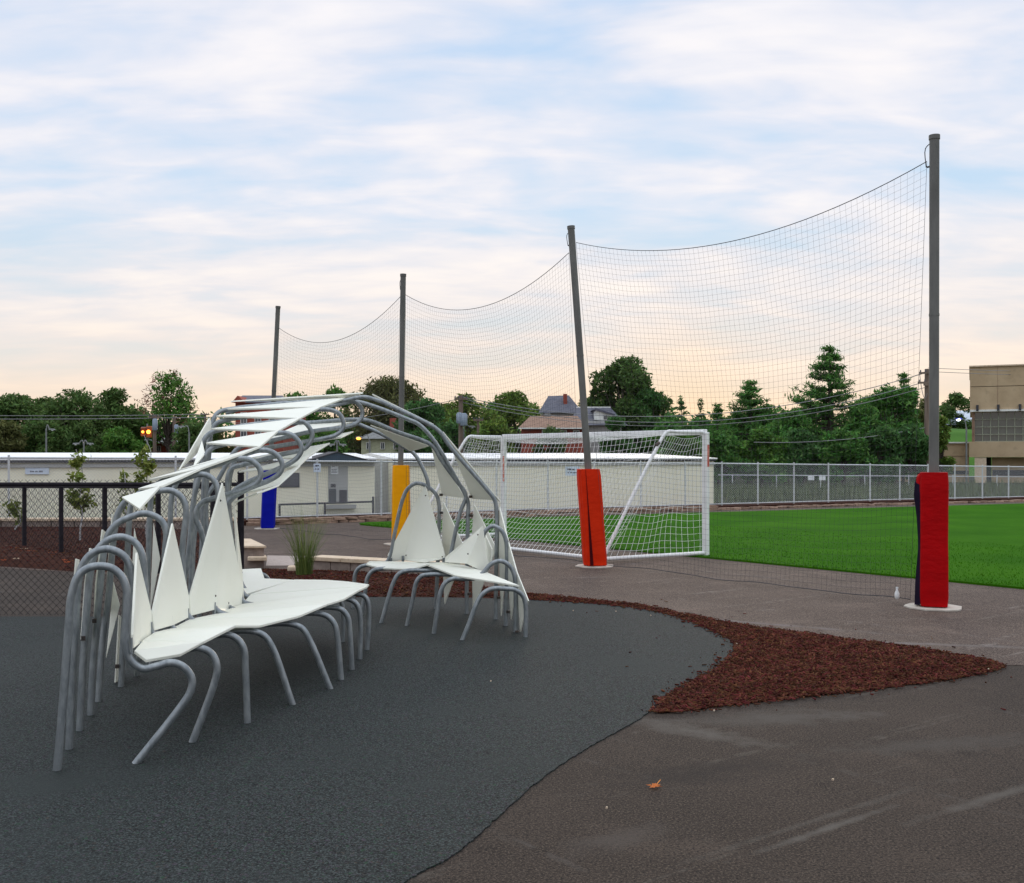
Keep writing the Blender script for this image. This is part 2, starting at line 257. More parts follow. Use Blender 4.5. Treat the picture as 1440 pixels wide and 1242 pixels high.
# ------------------------------------------------------------------ mesh building
ROOT = {}
def origin(o):
    while o.parent: o = o.parent
    return ROOT.get(o.name, Vector((0, 0, 0)))
class MB:
    def __init__(s): s.v = []; s.f = []; s.sm = []
    def add(s, vs, fs, smooth=False):
        k = len(s.v); s.v += [tuple(x) for x in vs]; s.f += [tuple(i + k for i in f) for f in fs]; s.sm += [smooth] * len(fs); return s
    def hexa(s, a, b):                              # a: 4 bottom corners, b: 4 top corners
        return s.add(list(a) + list(b), [(3, 2, 1, 0), (4, 5, 6, 7), (0, 1, 5, 4), (1, 2, 6, 5), (2, 3, 7, 6), (3, 0, 4, 7)])
    def box(s, c, sx, sy, sz, rz=0.0, rx=0.0):
        ca, sa = math.cos(rz), math.sin(rz); pts = []
        for z in (-1, 1):
            for x, y in ((-1, -1), (1, -1), (1, 1), (-1, 1)):
                X, Y, Z = x * sx / 2, y * sy / 2, z * sz / 2
                if rx: Y, Z = Y * math.cos(rx) - Z * math.sin(rx), Y * math.sin(rx) + Z * math.cos(rx)
                pts.append((c[0] + X * ca - Y * sa, c[1] + X * sa + Y * ca, c[2] + Z))
        return s.hexa(pts[:4], pts[4:])
    def bar(s, a, b, w, h=None, up=(0, 0, 1)):      # square bar between two points
        a, b = Vector(a), Vector(b); h = h or w; d = (b - a).normalized(); upv = Vector(up)
        if abs(d.dot(upv)) > .99: upv = Vector((1, 0, 0))
        x = d.cross(upv).normalized() * w / 2; y = x.cross(d).normalized() * h / 2
        return s.hexa([a - x - y, a + x - y, a + x + y, a - x + y], [b - x - y, b + x - y, b + x + y, b - x + y])
    def tube(s, pts, r, seg=10, cap=True):
        pts = [Vector(p) for p in pts]; n = len(pts); rs = r if isinstance(r, (list, tuple)) else [r] * n
        d = (pts[1] - pts[0]).normalized(); ref = Vector((0, 0, 1)) if abs(d.z) < .9 else Vector((1, 0, 0))
        x = d.cross(ref).normalized(); vs = []; fs = []
        for i in range(n):
            t = (pts[min(i + 1, n - 1)] - pts[max(i - 1, 0)])
            if t.length < 1e-9: t = d
            t.normalize(); x = (x - t * x.dot(t)).normalized(); y = t.cross(x)
            for k in range(seg):
                a = 2 * math.pi * k / seg; vs.append(pts[i] + (x * math.cos(a) + y * math.sin(a)) * rs[i])
            if i:
                b0, b1 = (i - 1) * seg, i * seg
                for k in range(seg): k2 = (k + 1) % seg; fs.append((b0 + k, b0 + k2, b1 + k2, b1 + k))
        s.add(vs, fs, seg > 4)
        if cap and seg > 2: s.add(vs[:seg], [tuple(reversed(range(seg)))]); s.add(vs[-seg:], [tuple(range(seg))])
        return s
    def prism(s, pts, off):                         # flat polygon given depth
        pts = [Vector(p) for p in pts]; off = Vector(off); n = len(pts)
        return s.add(pts + [p + off for p in pts], [tuple(reversed(range(n))), tuple(range(n, 2 * n))] +
                     [(i, (i + 1) % n, n + (i + 1) % n, n + i) for i in range(n)])
    def lathe(s, c, prof, seg=16):
        vs = []; fs = []
        for r, z in prof:
            for k in range(seg): a = 2 * math.pi * k / seg; vs.append((c[0] + r * math.cos(a), c[1] + r * math.sin(a), c[2] + z))
        for i in range(len(prof) - 1):
            for k in range(seg): k2 = (k + 1) % seg; fs.append((i * seg + k, i * seg + k2, (i + 1) * seg + k2, (i + 1) * seg + k))
        s.add(vs, fs, True); s.add(vs[:seg], [tuple(reversed(range(seg)))]); s.add(vs[-seg:], [tuple(range(seg))]); return s
    def ball(s, c, r, seg=10, sz=1.0):
        pr = [(max(.02, math.sin(math.pi * i / 6)) * r, -math.cos(math.pi * i / 6) * r * sz) for i in range(7)]
        return s.lathe(c, pr, seg)
    def build(s, name, m, parent=None, bevel=0.0, kind=None):
        me = bpy.data.meshes.new(name); o = bpy.data.objects.new(name, me)
        if parent is not None: o.parent = parent; og = origin(parent)
        else: og = Vector((0, 0, 0))
        me.from_pydata([(v[0] - og.x, v[1] - og.y, v[2] - og.z) for v in s.v], [], s.f)
        me.polygons.foreach_set('use_smooth', s.sm); me.validate(); me.update()
        me.materials.append(M[m] if isinstance(m, str) else m); col.objects.link(o)
        if bevel:
            b = o.modifiers.new('bevel', 'BEVEL'); b.width = bevel; b.segments = 2; b.limit_method = 'ANGLE'
        if kind: o['kind'] = kind
        return o
def np_mesh(name, V, quads, m, parent=None, kind=None):
    og = origin(parent) if parent is not None else Vector((0, 0, 0))
    me = bpy.data.meshes.new(name); V = np.asarray(V, dtype=np.float32) - np.array(og, dtype=np.float32); Q = np.asarray(quads, dtype=np.int32); k = Q.shape[1]
    me.vertices.add(len(V)); me.vertices.foreach_set('co', V.ravel()); me.loops.add(Q.size); me.loops.foreach_set('vertex_index', Q.ravel())
    me.polygons.add(len(Q)); me.polygons.foreach_set('loop_start', np.arange(0, Q.size, k, dtype=np.int32))
    me.update(calc_edges=True); me.validate(); me.materials.append(M[m])
    o = bpy.data.objects.new(name, me); col.objects.link(o)
    if parent is not None: o.parent = parent
    if kind: o['kind'] = kind
    return o
def thing(name, loc, label, cat, group=None):
    o = bpy.data.objects.new(name, None); col.objects.link(o); o.location = loc; o.empty_display_size = .2
    ROOT[o.name] = Vector(loc); o['label'] = label; o['category'] = cat
    if group: o['group'] = group
    return o
def tag(o, label, cat, group=None):
    o['label'] = label; o['category'] = cat
    if group: o['group'] = group
    return o
def spline(pts, n=6):
    pts = [Vector(p) for p in pts]; q = [pts[0] * 2 - pts[1]] + pts + [pts[-1] * 2 - pts[-2]]; out = []
    for i in range(1, len(q) - 2):
        p0, p1, p2, p3 = q[i - 1:i + 3]
        t0 = 0; t1 = t0 + max(1e-4, (p1 - p0).length ** .5); t2 = t1 + max(1e-4, (p2 - p1).length ** .5); t3 = t2 + max(1e-4, (p3 - p2).length ** .5)
        for k in range(n):
            t = t1 + (t2 - t1) * k / n
            a1 = p0 * ((t1 - t) / (t1 - t0)) + p1 * ((t - t0) / (t1 - t0)); a2 = p1 * ((t2 - t) / (t2 - t1)) + p2 * ((t - t1) / (t2 - t1)); a3 = p2 * ((t3 - t) / (t3 - t2)) + p3 * ((t - t2) / (t3 - t2))
            b1 = a1 * ((t2 - t) / (t2 - t0)) + a2 * ((t - t0) / (t2 - t0)); b2 = a2 * ((t3 - t) / (t3 - t1)) + a3 * ((t - t1) / (t3 - t1))
            out.append(b1 * ((t2 - t) / (t2 - t1)) + b2 * ((t - t1) / (t2 - t1)))
    out.append(pts[-1]); return out
def inside(p, poly):
    c = False; j = len(poly) - 1
    for i in range(len(poly)):
        if (poly[i][1] > p[1]) != (poly[j][1] > p[1]) and p[0] < (poly[j][0] - poly[i][0]) * (p[1] - poly[i][1]) / (poly[j][1] - poly[i][1]) + poly[i][0]: c = not c
        j = i
    return c
def edge_dist(p, poly):
    d = 1e9
    for i in range(len(poly)):
        a, b = poly[i - 1], poly[i]; ex, ey = b[0] - a[0], b[1] - a[1]; l = ex * ex + ey * ey or 1e-9
        t = max(0, min(1, ((p[0] - a[0]) * ex + (p[1] - a[1]) * ey) / l)); d = min(d, math.hypot(p[0] - a[0] - ex * t, p[1] - a[1] - ey * t))
    return d
def smooth_poly(pts, n=5): return [(p.x, p.y) for p in spline([Vector((a[0], a[1], 0)) for a in pts], n)]
def slab(name, poly, z, m, drop=.03, jitter=0.0):
    q = [(x + rnd.uniform(-jitter, jitter), y + rnd.uniform(-jitter, jitter)) for x, y in poly]
    bm = bmesh.new(); top = [bm.verts.new((x, y, z)) for x, y in q]; f = bm.faces.new(top)
    if f.normal.z < 0 or f.calc_area() and (f.normal_update() or f.normal.z < 0): f.normal_flip()
    bot = [bm.verts.new((x, y, z - drop)) for x, y in q]; n = len(q)
    for i in range(n): bm.faces.new((top[i], top[(i + 1) % n], bot[(i + 1) % n], bot[i]))
    bmesh.ops.triangulate(bm, faces=[f]); bmesh.ops.recalc_face_normals(bm, faces=bm.faces)
    me = bpy.data.meshes.new(name); bm.to_mesh(me); bm.free(); me.materials.append(M[m])
    o = bpy.data.objects.new(name, me); col.objects.link(o); o['kind'] = 'structure'; return o

# ================================================================== THE SETTING
g = MB().add([(-700, -60, -.012), (700, -60, -.012), (700, 900, -.012), (-700, 900, -.012)], [(0, 1, 2, 3)]).build('ground', 'far_ground'); g['kind'] = 'structure'
gx = lambda u, v: tuple(G(u, v))[:2]
asph = [(-26, -8), (30, -8), (44, 44), (22.3, 43.8), (9, 37.4), (-.2, 33), (-8.5, 29.5), (-26, 27)]
slab('asphalt_path', asph, 0.0, 'asphalt', .02)

lane = [gx(*p) for p in [(1412, 936), (1200, 935), (1060, 930), (1040, 895), (980, 872), (900, 854.5), (740, 839.5), (600, 825), (440, 815), (345, 815)]] + [(-3.6, 15.6), (-12, 19), (-26, 20), (-26, 26.8), (-8.5, 29.3), (-.2, 32.8), (9, 37.2), (22.3, 43.6), (43, 43.8), (30, 9.6), (14, 9.3), (7, 9.35)]
slab('lane_path', lane, .004, 'asphalt_pale', .003, .01)
rub_edge = [gx(*p) for p in [(470, 1345), (570, 1242), (640, 1203), (700, 1151), (762, 1096), (830, 1051), (900, 1012), (935, 984), (1000, 946), (1033, 921), (1037, 908),
            (1012, 893), (975, 877), (940, 865), (900, 857), (840, 850), (740, 844), (620, 841), (500, 841), (420, 846), (360, 858), (330, 867), (95, 868), (-60, 868)]]
rub = smooth_poly(rub_edge, 16) + [(-11, 12.3), (-11, .6), (-2.2, .6)]
slab('rubber_surface', rub, 0.009, 'rubber', .02, .007)

def mulch(name, poly, hmax, n_int, chips, seed, spill=0):
    r = random.Random(seed)
    xs = [p[0] for p in poly]; ys = [p[1] for p in poly]; pts = [Vector(p) for p in poly]; zs = []; nb = len(poly)
    while len(pts) < nb + n_int:
        p = (r.uniform(min(xs), max(xs)), r.uniform(min(ys), max(ys)))
        if inside(p, poly) and edge_dist(p, poly) > .03: pts.append(Vector(p))
    V, E, Fc, *_ = mgeo.delaunay_2d_cdt(pts, [(i, (i + 1) % nb) for i in range(nb)], [], 1, 1e-4)
    def hz(p): return .006 + hmax * min(1, edge_dist(p, poly) / .45) ** .7
    mb = MB(); mb.add([(v.x, v.y, hz(v) + r.uniform(-.006, .006)) for v in V], [tuple(f) for f in Fc], True)
    o = mb.build(name, 'soil'); o['kind'] = 'structure'
    vs = []; fs = []; k = 0; tries = 0
    while k < chips and tries < chips * 60:
        tries += 1
        # nearer chips are told apart, so more of them lie there
        y = min(ys) + (max(ys) - min(ys)) * r.random() ** 1.35
        p = (r.uniform(min(xs), max(xs)), y); ins = inside(p, poly)
        if not ins:
            d = edge_dist(p, poly)
            if not spill or r.random() > math.exp(-d / .03) * .7 - (0 if d < .3 else .0) and r.random() > spill * math.exp(-d / .5): continue
        z = hz(p) if ins else .011
        l = .008 + .040 * r.random() ** 2.2 * (1 + y / 40); w = l * r.uniform(.12, .4); t = r.uniform(.004, .012); a = r.uniform(0, 6.28); e = r.gauss(0, .28) if ins else 0
        d = np.array([math.cos(a) * math.cos(e), math.sin(a) * math.cos(e), math.sin(e)]); s_ = np.array([-math.sin(a), math.cos(a), r.gauss(0, .2) if ins else 0]); n_ = np.cross(d, s_)
        c = np.array([p[0], p[1], z + t * .6 + abs(math.sin(e)) * l * .2])
        tp = r.uniform(.3, .9)
        for zz in (-1, 1):
            for xx, yy in ((-1, -1), (1, -tp), (1, tp), (-1, 1)): vs.append(c + d * xx * l / 2 + s_ * yy * w / 2 + n_ * zz * t / 2)
        b = k * 8; fs += [(b + 3, b + 2, b + 1, b), (b + 4, b + 5, b + 6, b + 7), (b, b + 1, b + 5, b + 4), (b + 1, b + 2, b + 6, b + 5), (b + 2, b + 3, b + 7, b + 6), (b + 3, b, b + 4, b + 7)]
        k += 1
    np_mesh('chips', vs, fs, 'chip', o, 'stuff'); return o
low = [(1414, 937), (1385, 947), (1340, 956), (1270, 965), (1200, 974), (1100, 984), (1040, 991), (985, 998), (925, 1004)]
up = [(740, 835), (850, 846), (905, 852), (960, 864), (1050, 881), (1130, 891), (1200, 901), (1290, 912), (1350, 922), (1395, 930)]
inner = [(935, 984), (1000, 946), (1033, 921), (1037, 908), (1012, 893), (975, 877), (940, 865), (900, 857), (840, 850), (740, 844)]
mA = [gx(*p) for p in low] + [gx(*p) for p in inner] + [gx(*p) for p in up]
mulch('mulch_bed', mA, .022, 500, 32000, 3, spill=.0015)
mA2 = [gx(*p) for p in [(740, 843), (620, 840.5), (500, 840.5), (420, 845), (365, 856), (342, 830), (340, 806), (375, 801), (440, 803), (560, 806), (640, 810), (665, 820), (700, 831), (739, 835)]]
mulch('mulch_bed', mA2, .04, 250, 8000, 4)
mB = [gx(*p) for p in [(-160, 800), (0, 797), (60, 801), (120, 806), (200, 804), (290, 800), (336, 800), (338, 772), (330, 752), (200, 747), (0, 742), (-160, 738)]]
mulch('mulch_bed', mB, .12, 300, 6000, 5)
slab('gravel_path', [gx(*p) for p in [(374, 796.5), (412, 796), (430, 783), (376, 782)]], .012, 'gravel', .02)

# artificial turf: a straight near edge parallel to the posts, a straight far edge
turf = [(-4.3, 29.1), (-4.2, 28.6), (3.6, 19.4), (6.35, 16.1), (7.4, 14.82), (17.0, 3.4), (40, 10), (46, 52.8), (20.4, 41), (12.4, 37.3), (-.13, 31.4), (-4.1, 29.5)]
slab('turf_field', turf, .035, 'turf', .05, .004)
n = 26000; t_ = rng.random(n) ** 1.5; a_ = np.array([-4.2, 28.6]); b_ = np.array([11.5, 9.95]); q = a_ + (b_ - a_) * rng.random(n)[:, None]
nr = np.array([.766, .643]); base = q + nr * (t_ * 7.0)[:, None]; ang = rng.random(n) * 6.28; hgt = .018 + .02 * rng.random(n); wd = .006
V = np.zeros((n, 3, 3)); V[:, 0, :2] = base - np.stack([np.cos(ang), np.sin(ang)], 1) * wd; V[:, 1, :2] = base + np.stack([np.cos(ang), np.sin(ang)], 1) * wd
V[:, :2, 2] = .034; V[:, 2, :2] = base + rng.normal(0, .008, (n, 2)); V[:, 2, 2] = .034 + hgt
np_mesh('turf_blades', V.reshape(-1, 3), np.arange(n * 3).reshape(-1, 3), 'blade', bpy.data.objects['turf_field'], 'stuff')

# ================================================================== NET POSTS AND NETS
posts = [   # base pixel, top pixel, depth, vinyl, flap, pad top, label
    ((1313, 855), (1314, 193), 'vinyl_red', 'vinyl_navy', 662, 'tall grey net post with a dark red pad, nearest of the four', (-1, 1.0)),
    ((837, 797), (803, 320), 'vinyl_orange', 'vinyl_orange', 658, 'leaning grey net post with an orange-red pad in front of the goal', (-1, 1.0)),
    ((562, 766), (567, 387), 'vinyl_yellow', 'flap_yellow', 653, 'grey net post with a bright yellow pad behind the white canopy', (1, .8)),
    ((376, 744), (391, 432), 'vinyl_blue', 'vinyl_blue', 657, 'farthest grey net post with a deep blue pad', (1, .5))]
PB = []; PT = []
LD = Vector((-.64, .77, 0))                                  # along the row of posts
for i, (b, t, vm, fm, pv, lab, (sd_, fk)) in enumerate(posts):
    B = G(*b); T = P(t[0], t[1], B.y); PB.append(B); PT.append(T); ax = (T - B).normalized()
    root = thing('net_post', B, lab, 'net post', 'posts of the ball-stop net')
    MB().tube([B + ax * .02, B + ax * ((T - B).length * .5), T], .060, 16).build('pole', 'pole', root)
    MB().tube([T - ax * .03, T + ax * .025], .068, 16).build('pole_cap', 'pole', root)
    MB().tube([B + ax * ((T - B).length * .62), B + ax * ((T - B).length * .62 + .03)], .064, 16).build('pole_joint', 'pole', root)
    # hook and eye that carries the net cable
    hk = T - ax * (.30 if i else .36); MB().tube([hk, hk + Vector((sd_ * .0, 0, 0)) + LD * .10], .012, 6).build('cable_hook', 'bolt', root)
    MB().tube(spline([T - ax * .06 + LD * .05, T - ax * .12 + LD * .12, hk + LD * .11], 4), .006, 5).build('cable_strap', 'net_black', root)
    # irregular concrete footing flush with the asphalt
    mb = MB(); rr = random.Random(i); ring = [(B.x + math.cos(a) * (.335 + rr.uniform(-.03, .03)), B.y + math.sin(a) * (.335 + rr.uniform(-.03, .03)), .006) for a in np.linspace(0, 6.283, 18)[:-1]]
    mb.prism(ring, (0, 0, .016)); mb.build('footing', 'concrete', root)
    # padded wrap: square with rounded corners, split along one edge where it gapes
    pz = P(b[0], pv, B.y).z - .02; px = Vector((1, 0, 0)); py = Vector((0, 1, 0)); yaw = (-.34, .20, .16, .30)[i]; c, s_ = math.cos(yaw), math.sin(yaw)
    half = (.165, .180, .175, .175)[i]; rad = .05
    prof = []
    for cx, cy, a0 in ((1, -1, -90), (1, 1, 0), (-1, 1, 90), (-1, -1, 180)):
        for k in range(5): a = R(a0 + 90 * k / 4); prof.append((cx * (half - rad) + rad * math.cos(a), cy * (half - rad) + rad * math.sin(a)))
    mb = MB(); nl = 14; vs_ = []; fs_ = []; npf = len(prof)
    for l in range(nl + 1):
        f = l / nl; z = .035 + (pz - .035) * f; cen = B + ax * (z / ax.z); bulge = 1 + .012 * math.sin(f * 9 + i) + .006 * math.sin(f * 23)
        if l in (0, nl): bulge *= .955
        for (x, y) in prof:
            xx, yy = x * bulge, y * bulge; vs_.append(cen + Vector((xx * c - yy * s_, xx * s_ + yy * c, 0)))
    for l in range(nl):
        for k in range(npf): k2 = (k + 1) % npf; fs_.append((l * npf + k, l * npf + k2, (l + 1) * npf + k2, (l + 1) * npf + k))
    mb.add(vs_, fs_, True); mb.add(vs_[:npf], [tuple(reversed(range(npf)))]); mb.add(vs_[-npf:], [tuple(range(npf))])
    pad = mb.build('pad', vm, root)
    # gaping edge of the wrap: a dark wedge that widens and narrows, with the loose outer flap folded beside it
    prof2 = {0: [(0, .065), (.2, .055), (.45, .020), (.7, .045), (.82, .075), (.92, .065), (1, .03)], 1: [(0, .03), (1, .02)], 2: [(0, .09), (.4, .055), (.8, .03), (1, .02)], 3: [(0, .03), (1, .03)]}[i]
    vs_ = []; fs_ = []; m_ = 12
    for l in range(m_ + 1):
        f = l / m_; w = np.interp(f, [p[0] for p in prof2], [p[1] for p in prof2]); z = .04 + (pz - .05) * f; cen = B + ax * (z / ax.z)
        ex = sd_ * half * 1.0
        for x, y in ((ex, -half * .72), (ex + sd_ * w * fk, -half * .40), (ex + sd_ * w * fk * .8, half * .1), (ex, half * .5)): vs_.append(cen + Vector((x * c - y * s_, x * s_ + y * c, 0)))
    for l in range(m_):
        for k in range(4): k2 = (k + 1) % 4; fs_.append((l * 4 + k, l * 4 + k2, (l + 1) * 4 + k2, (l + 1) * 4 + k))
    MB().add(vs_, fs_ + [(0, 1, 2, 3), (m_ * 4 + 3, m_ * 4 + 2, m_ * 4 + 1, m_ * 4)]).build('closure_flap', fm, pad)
    if i == 0:                                               # outer skin curling over the top of the gap
        a = [];
        for f, w in ((.78, .015), (.86, .042), (.92, .055), (.97, .042), (1.0, .02)):
            z = .04 + (pz - .05) * f; cen = B + ax * (z / ax.z)
            for x, y in ((-half - w, -half * .42), (-half * .99, -half * .75)): a.append(cen + Vector((x * c - y * s_, x * s_ + y * c, 0)))
        m2 = MB().add(a, [(j * 2, j * 2 + 1, j * 2 + 3, j * 2 + 2) for j in range(4)], True); fl = m2.build('loose_flap', vm, pad)
        sl = fl.modifiers.new('thick', 'SOLIDIFY'); sl.thickness = .012
    if i == 1:                                               # dark seam running down the front
        a = [];
        for f, w in ((0, .040), (.3, .026), (.6, .012), (.85, .006), (1.0, .005)):
            z = .04 + (pz - .05) * f; cen = B + ax * (z / ax.z)
            for x in (-half * .55 - w, -half * .55 + w * .5): y = -half * 1.055; a.append(cen + Vector((x * c - y * s_, x * s_ + y * c, 0)))
        m2 = MB().add(a, [(j * 2, j * 2 + 1, j * 2 + 3, j * 2 + 2) for j in range(4)]); m2.build('seam', 'flap_red', pad)

ND = Vector((.77, .64, 0))                                   # the side of the field
def netting(i, j, attach_i, attach_j, sag, lab, ns, nt, seed):
    """net hung from a sagging cable between post i (near) and post j (far)"""
    rr = random.Random(seed)
    ai = PB[i] + (PT[i] - PB[i]) * attach_i; aj = PB[j] + (PT[j] - PB[j]) * attach_j
    axi, axj = (PT[i] - PB[i]).normalized(), (PT[j] - PB[j]).normalized()
    ai = ai + LD * .10; aj = aj - LD * .10
    bi = PB[i] + axi * .07 + LD * .30; bj = PB[j] + axj * .07 - LD * .30
    ph = [rr.uniform(0, 6) for _ in range(4)]
    def top(x): p = ai.lerp(aj, x); return p - Vector((0, 0, 4 * sag * x * (1 - x)))
    def bot(x): p = bi.lerp(bj, x); return p + Vector((0, 0, -.035 * math.sin(math.pi * x) + .012 * math.sin(17 * x + ph[0]))) + ND * (.10 * math.sin(math.pi * x) + .03 * math.sin(11 * x + ph[1]))
    def at(x, y):
        p = bot(x).lerp(top(x), y)
        wob = .012 * math.sin(9 * x + 14 * y + ph[2]) + .008 * math.sin(23 * x - 9 * y + ph[3])
        p = p + ND * (.22 * math.sin(math.pi * x) * math.sin(math.pi * y)) + Vector((0, 0, .006 * math.sin(31 * x + 5 * y))) + LD * wob * (1 if 0 < x < 1 else 0)
        p.z = max(p.z, .022); return p
    root = thing('ball_stop_net', bi.lerp(bj, .5), lab, 'net', 'panels of the ball-stop net')
    mb = MB()
    for k in range(ns + 1): mb.tube([at(k / ns, y) for y in np.linspace(0, 1, 15)], .0013, 3, False)
    for k in range(1, nt): mb.tube([at(x, k / nt) for x in np.linspace(0, 1, 23)], .0013, 3, False)
    mb.build('netting', 'net_black', root, kind='stuff')
    MB().tube([top(x) for x in np.linspace(0, 1, 26)], .0055, 6).build('top_cable', 'net_black', root)
    MB().tube([at(x, 0) for x in np.linspace(0, 1, 30)], .006, 5).build('bottom_rope', 'net_black', root)
    MB().tube([at(0, y) for y in np.linspace(0, 1, 14)], .0025, 5).build('side_rope', 'net_black', root)
    MB().tube([at(1, y) for y in np.linspace(0, 1, 14)], .0025, 5).build('side_rope', 'net_black', root)
    return at
at01 = netting(0, 1, .952, .953, .52, 'ball-stop net panel between the dark red and orange-red padded posts', 72, 62, 1)
netting(1, 2, .928, .925, .62, 'ball-stop net panel between the orange-red and yellow padded posts', 72, 60, 2)
netting(2, 3, .922, .905, .66, 'ball-stop net panel between the yellow and blue padded posts', 72, 58, 3)
bp = at01(.035, .012) - Vector((.03, .06, 0))                # small white bottle lying against the net
bt = thing('plastic_bottle', (bp.x, bp.y, .02), 'small white plastic bottle hanging at the foot of the net by the dark red pad', 'bottle')
MB().lathe((bp.x, bp.y, .07), [(.016, 0), (.030, .02), (.030, .075), (.014, .115), (.013, .13)], 12).build('bottle_body', 'white_paint', bt)
MB().lathe((bp.x, bp.y, .202), [(.016, 0), (.016, .022)], 10).build('bottle_cap', 'sign_white', bt)

# ================================================================== GOAL
RF = Vector((3.70, 19.7, 0)); LF = Vector((-.2, 24.5, 0)); DV = Vector((-2.06, -1.17, 0)); GH = 2.38
goal = thing('soccer_goal', (RF + LF) / 2 + DV * .5, 'white soccer goal with white net at the edge of the green field', 'goal')
z = Vector((0, 0, 1)); zb = .075
def frame_side(Fp, nm):
    MB().box(Fp + z * (zb + (GH - zb) / 2 - .03), .11, .11, GH - zb + .06, math.atan2(3.2, -3.9)).build('post', 'white_paint', goal, .012)
    top = Fp + z * GH
    pts = [top + DV * .03, top + DV * .30, top + DV * .385, Fp + DV * .44 + z * (GH - .12), Fp + DV * .97 + z * (zb + .14), Fp + DV * 1.0 + z * (zb + .02)]
    MB().tube(spline(pts, 4), .032, 10).build('side_stay', 'white_paint', goal)
    MB().tube([Fp + z * zb, Fp + DV + z * zb], .036, 10).build('ground_bar', 'white_paint', goal)
frame_side(RF, 'r'); frame_side(LF, 'l')
MB().bar(RF + z * GH, LF + z * GH, .11).build('crossbar', 'white_paint', goal, .012)
MB().tube([RF + DV + z * zb, LF + DV + z * zb], .036, 10).build('back_bar', 'white_paint', goal)
MB().box(RF + z * 1.93 + Vector((.03, -.062, 0)), .055, .012, .42, math.atan2(3.2, -3.9)).build('scuff_sticker', 'scuff_red', goal)
MB().box(LF + z * 1.62 + Vector((.0, -.085, 0)), .04, .012, .6, math.atan2(3.2, -3.9)).build('scuff_sticker', 'scuff_red', goal)
MB().tube([RF + DV * .47 + z * (GH - .21), RF + DV * .50 + z * (GH - .26)], .036, 10).build('stay_strap', 'bolt', goal)
def gnet(fn, nu, nv, seed):
    rr = random.Random(seed); mb = MB(); ph = [rr.uniform(0, 6) for _ in range(3)]
    def f(x, y):
        p = fn(x, y); w = math.sin(math.pi * x) ** .5 * math.sin(math.pi * y) ** .5
        return p + Vector((.03 * math.sin(8 * x + 6 * y + ph[0]), .03 * math.sin(7 * x - 9 * y + ph[1]), .03 * math.sin(12 * x + 4 * y + ph[2]))) * w
    for k in range(nu + 1): mb.tube([f(k / nu, y) for y in np.linspace(0, 1, 13)], .0035, 3, False)
    for k in range(nv + 1): mb.tube([f(x, k / nv) for x in np.linspace(0, 1, 19)], .0035, 3, False)
    return mb
W = LF - RF
def back(x, y):                                              # from the rear ground bar up to the bend of the stays
    p = RF + W * x + DV * (1.0 - .60 * y) + z * (zb + (GH - zb - .02) * y)
    return p - DV * (.10 * math.sin(math.pi * y)) - z * (.16 * math.sin(math.pi * x) * y ** 2 + .10 * math.sin(math.pi * y) * math.sin(math.pi * x))
def topn(x, y):
    p = RF + W * x + DV * (.40 * y) + z * (GH - .02); return p - z * (.18 * math.sin(math.pi * x) * y)
gnet(back, 52, 20, 1).build('back_net', 'net_white', goal, kind='stuff')
gnet(topn, 52, 7, 2).build('roof_net', 'net_white', goal, kind='stuff')
def side(Fp):
    def f(x, y):
        ext = 1.0 - .60 * y; p = Fp + DV * (ext * x) + z * (zb + (GH - zb - .03) * y - .10 * math.sin(math.pi * x) * (y ** 2)); return p + W * (.03 * math.sin(math.pi * x) * math.sin(math.pi * y))
    return f
gnet(side(RF), 17, 18, 3).build('side_net', 'net_white', goal, kind='stuff'); gnet(side(LF), 17, 18, 4).build('side_net', 'net_white', goal, kind='stuff')

# ================================================================== FENCES
def links(mb, A, B, z0a, z1a, z0b, z1b, per, r):
    """chain link: two families of slanting wires between A and B"""
    A, B = Vector((A[0], A[1])), Vector((B[0], B[1])); L = (B - A).length; h = max(z1a - z0a, z1b - z0b)
    def pt(x, f):
        t = x / L; q = A.lerp(B, t); return Vector((q.x, q.y, (z0a + (z0b - z0a) * t) * (1 - f) + (z1a + (z1b - z1a) * t) * f))
    k = -int(h / per) - 1
    while k * per < L:
        for sgn in (1, -1):
            x0, x1 = (k * per, k * per + h) if sgn > 0 else (k * per + h, k * per); f0, f1 = 0., 1.
            lo, hi = 0., 1.
            a, d = x0, x1 - x0
            ta, tb = (0 - a) / d, (L - a) / d; ta, tb = min(ta, tb), max(ta, tb); lo, hi = max(0, ta), min(1, tb)
            if hi - lo > .01: mb.tube([pt(a + d * lo, lo), pt(a + d * hi, hi)], r, 3, False)
        k += 1
# black fence by the rubber
nf = thing('black_chain_link_fence', (-6, 12.45, 0), 'near black chain-link fence bordering the rubber surface on the left', 'fence')
mb = MB(); links(mb, (-3.29, 12.45), (-12.0, 12.6), .0, 1.64, .0, 1.64, .088, .0027); mb.build('wire_mesh', 'black_coat', nf, kind='stuff')
MB().tube([(-3.29, 12.45, 1.585), (-12.0, 12.6, 1.585)], .024, 10).build('top_rail', 'black_coat', nf)
for x in (-3.29, -6.75, -9.6):
    y = 12.45 + (-3.29 - x) * .0172 + .06
    MB().tube([(x, y, 0), (x, y, 1.70 if x > -4 else 1.60)], .040 if x > -4 else .03, 12).build('fence_post', 'black_coat', nf)
    MB().ball((x, y, 1.72 if x > -4 else 1.61), .044 if x > -4 else .034, 10, .7).build('post_cap', 'black_coat', nf)
MB().tube([(-3.40, 12.43, .05), (-3.40, 12.43, 1.62)], .012, 6).build('tension_bar', 'black_coat', nf)
ff = thing('black_post_fence', (-7.4, 18.5, 0), 'farther black fence with stout posts in front of the saplings', 'fence')
fp = [(-13.2, 24.0), (-11.45, 22.3), (-9.79, 20.7), (-8.44, 19.3), (-7.19, 18.2), (-5.80, 16.9), (-4.55, 15.7)]
fz = lambda y: H - 43 / F * y
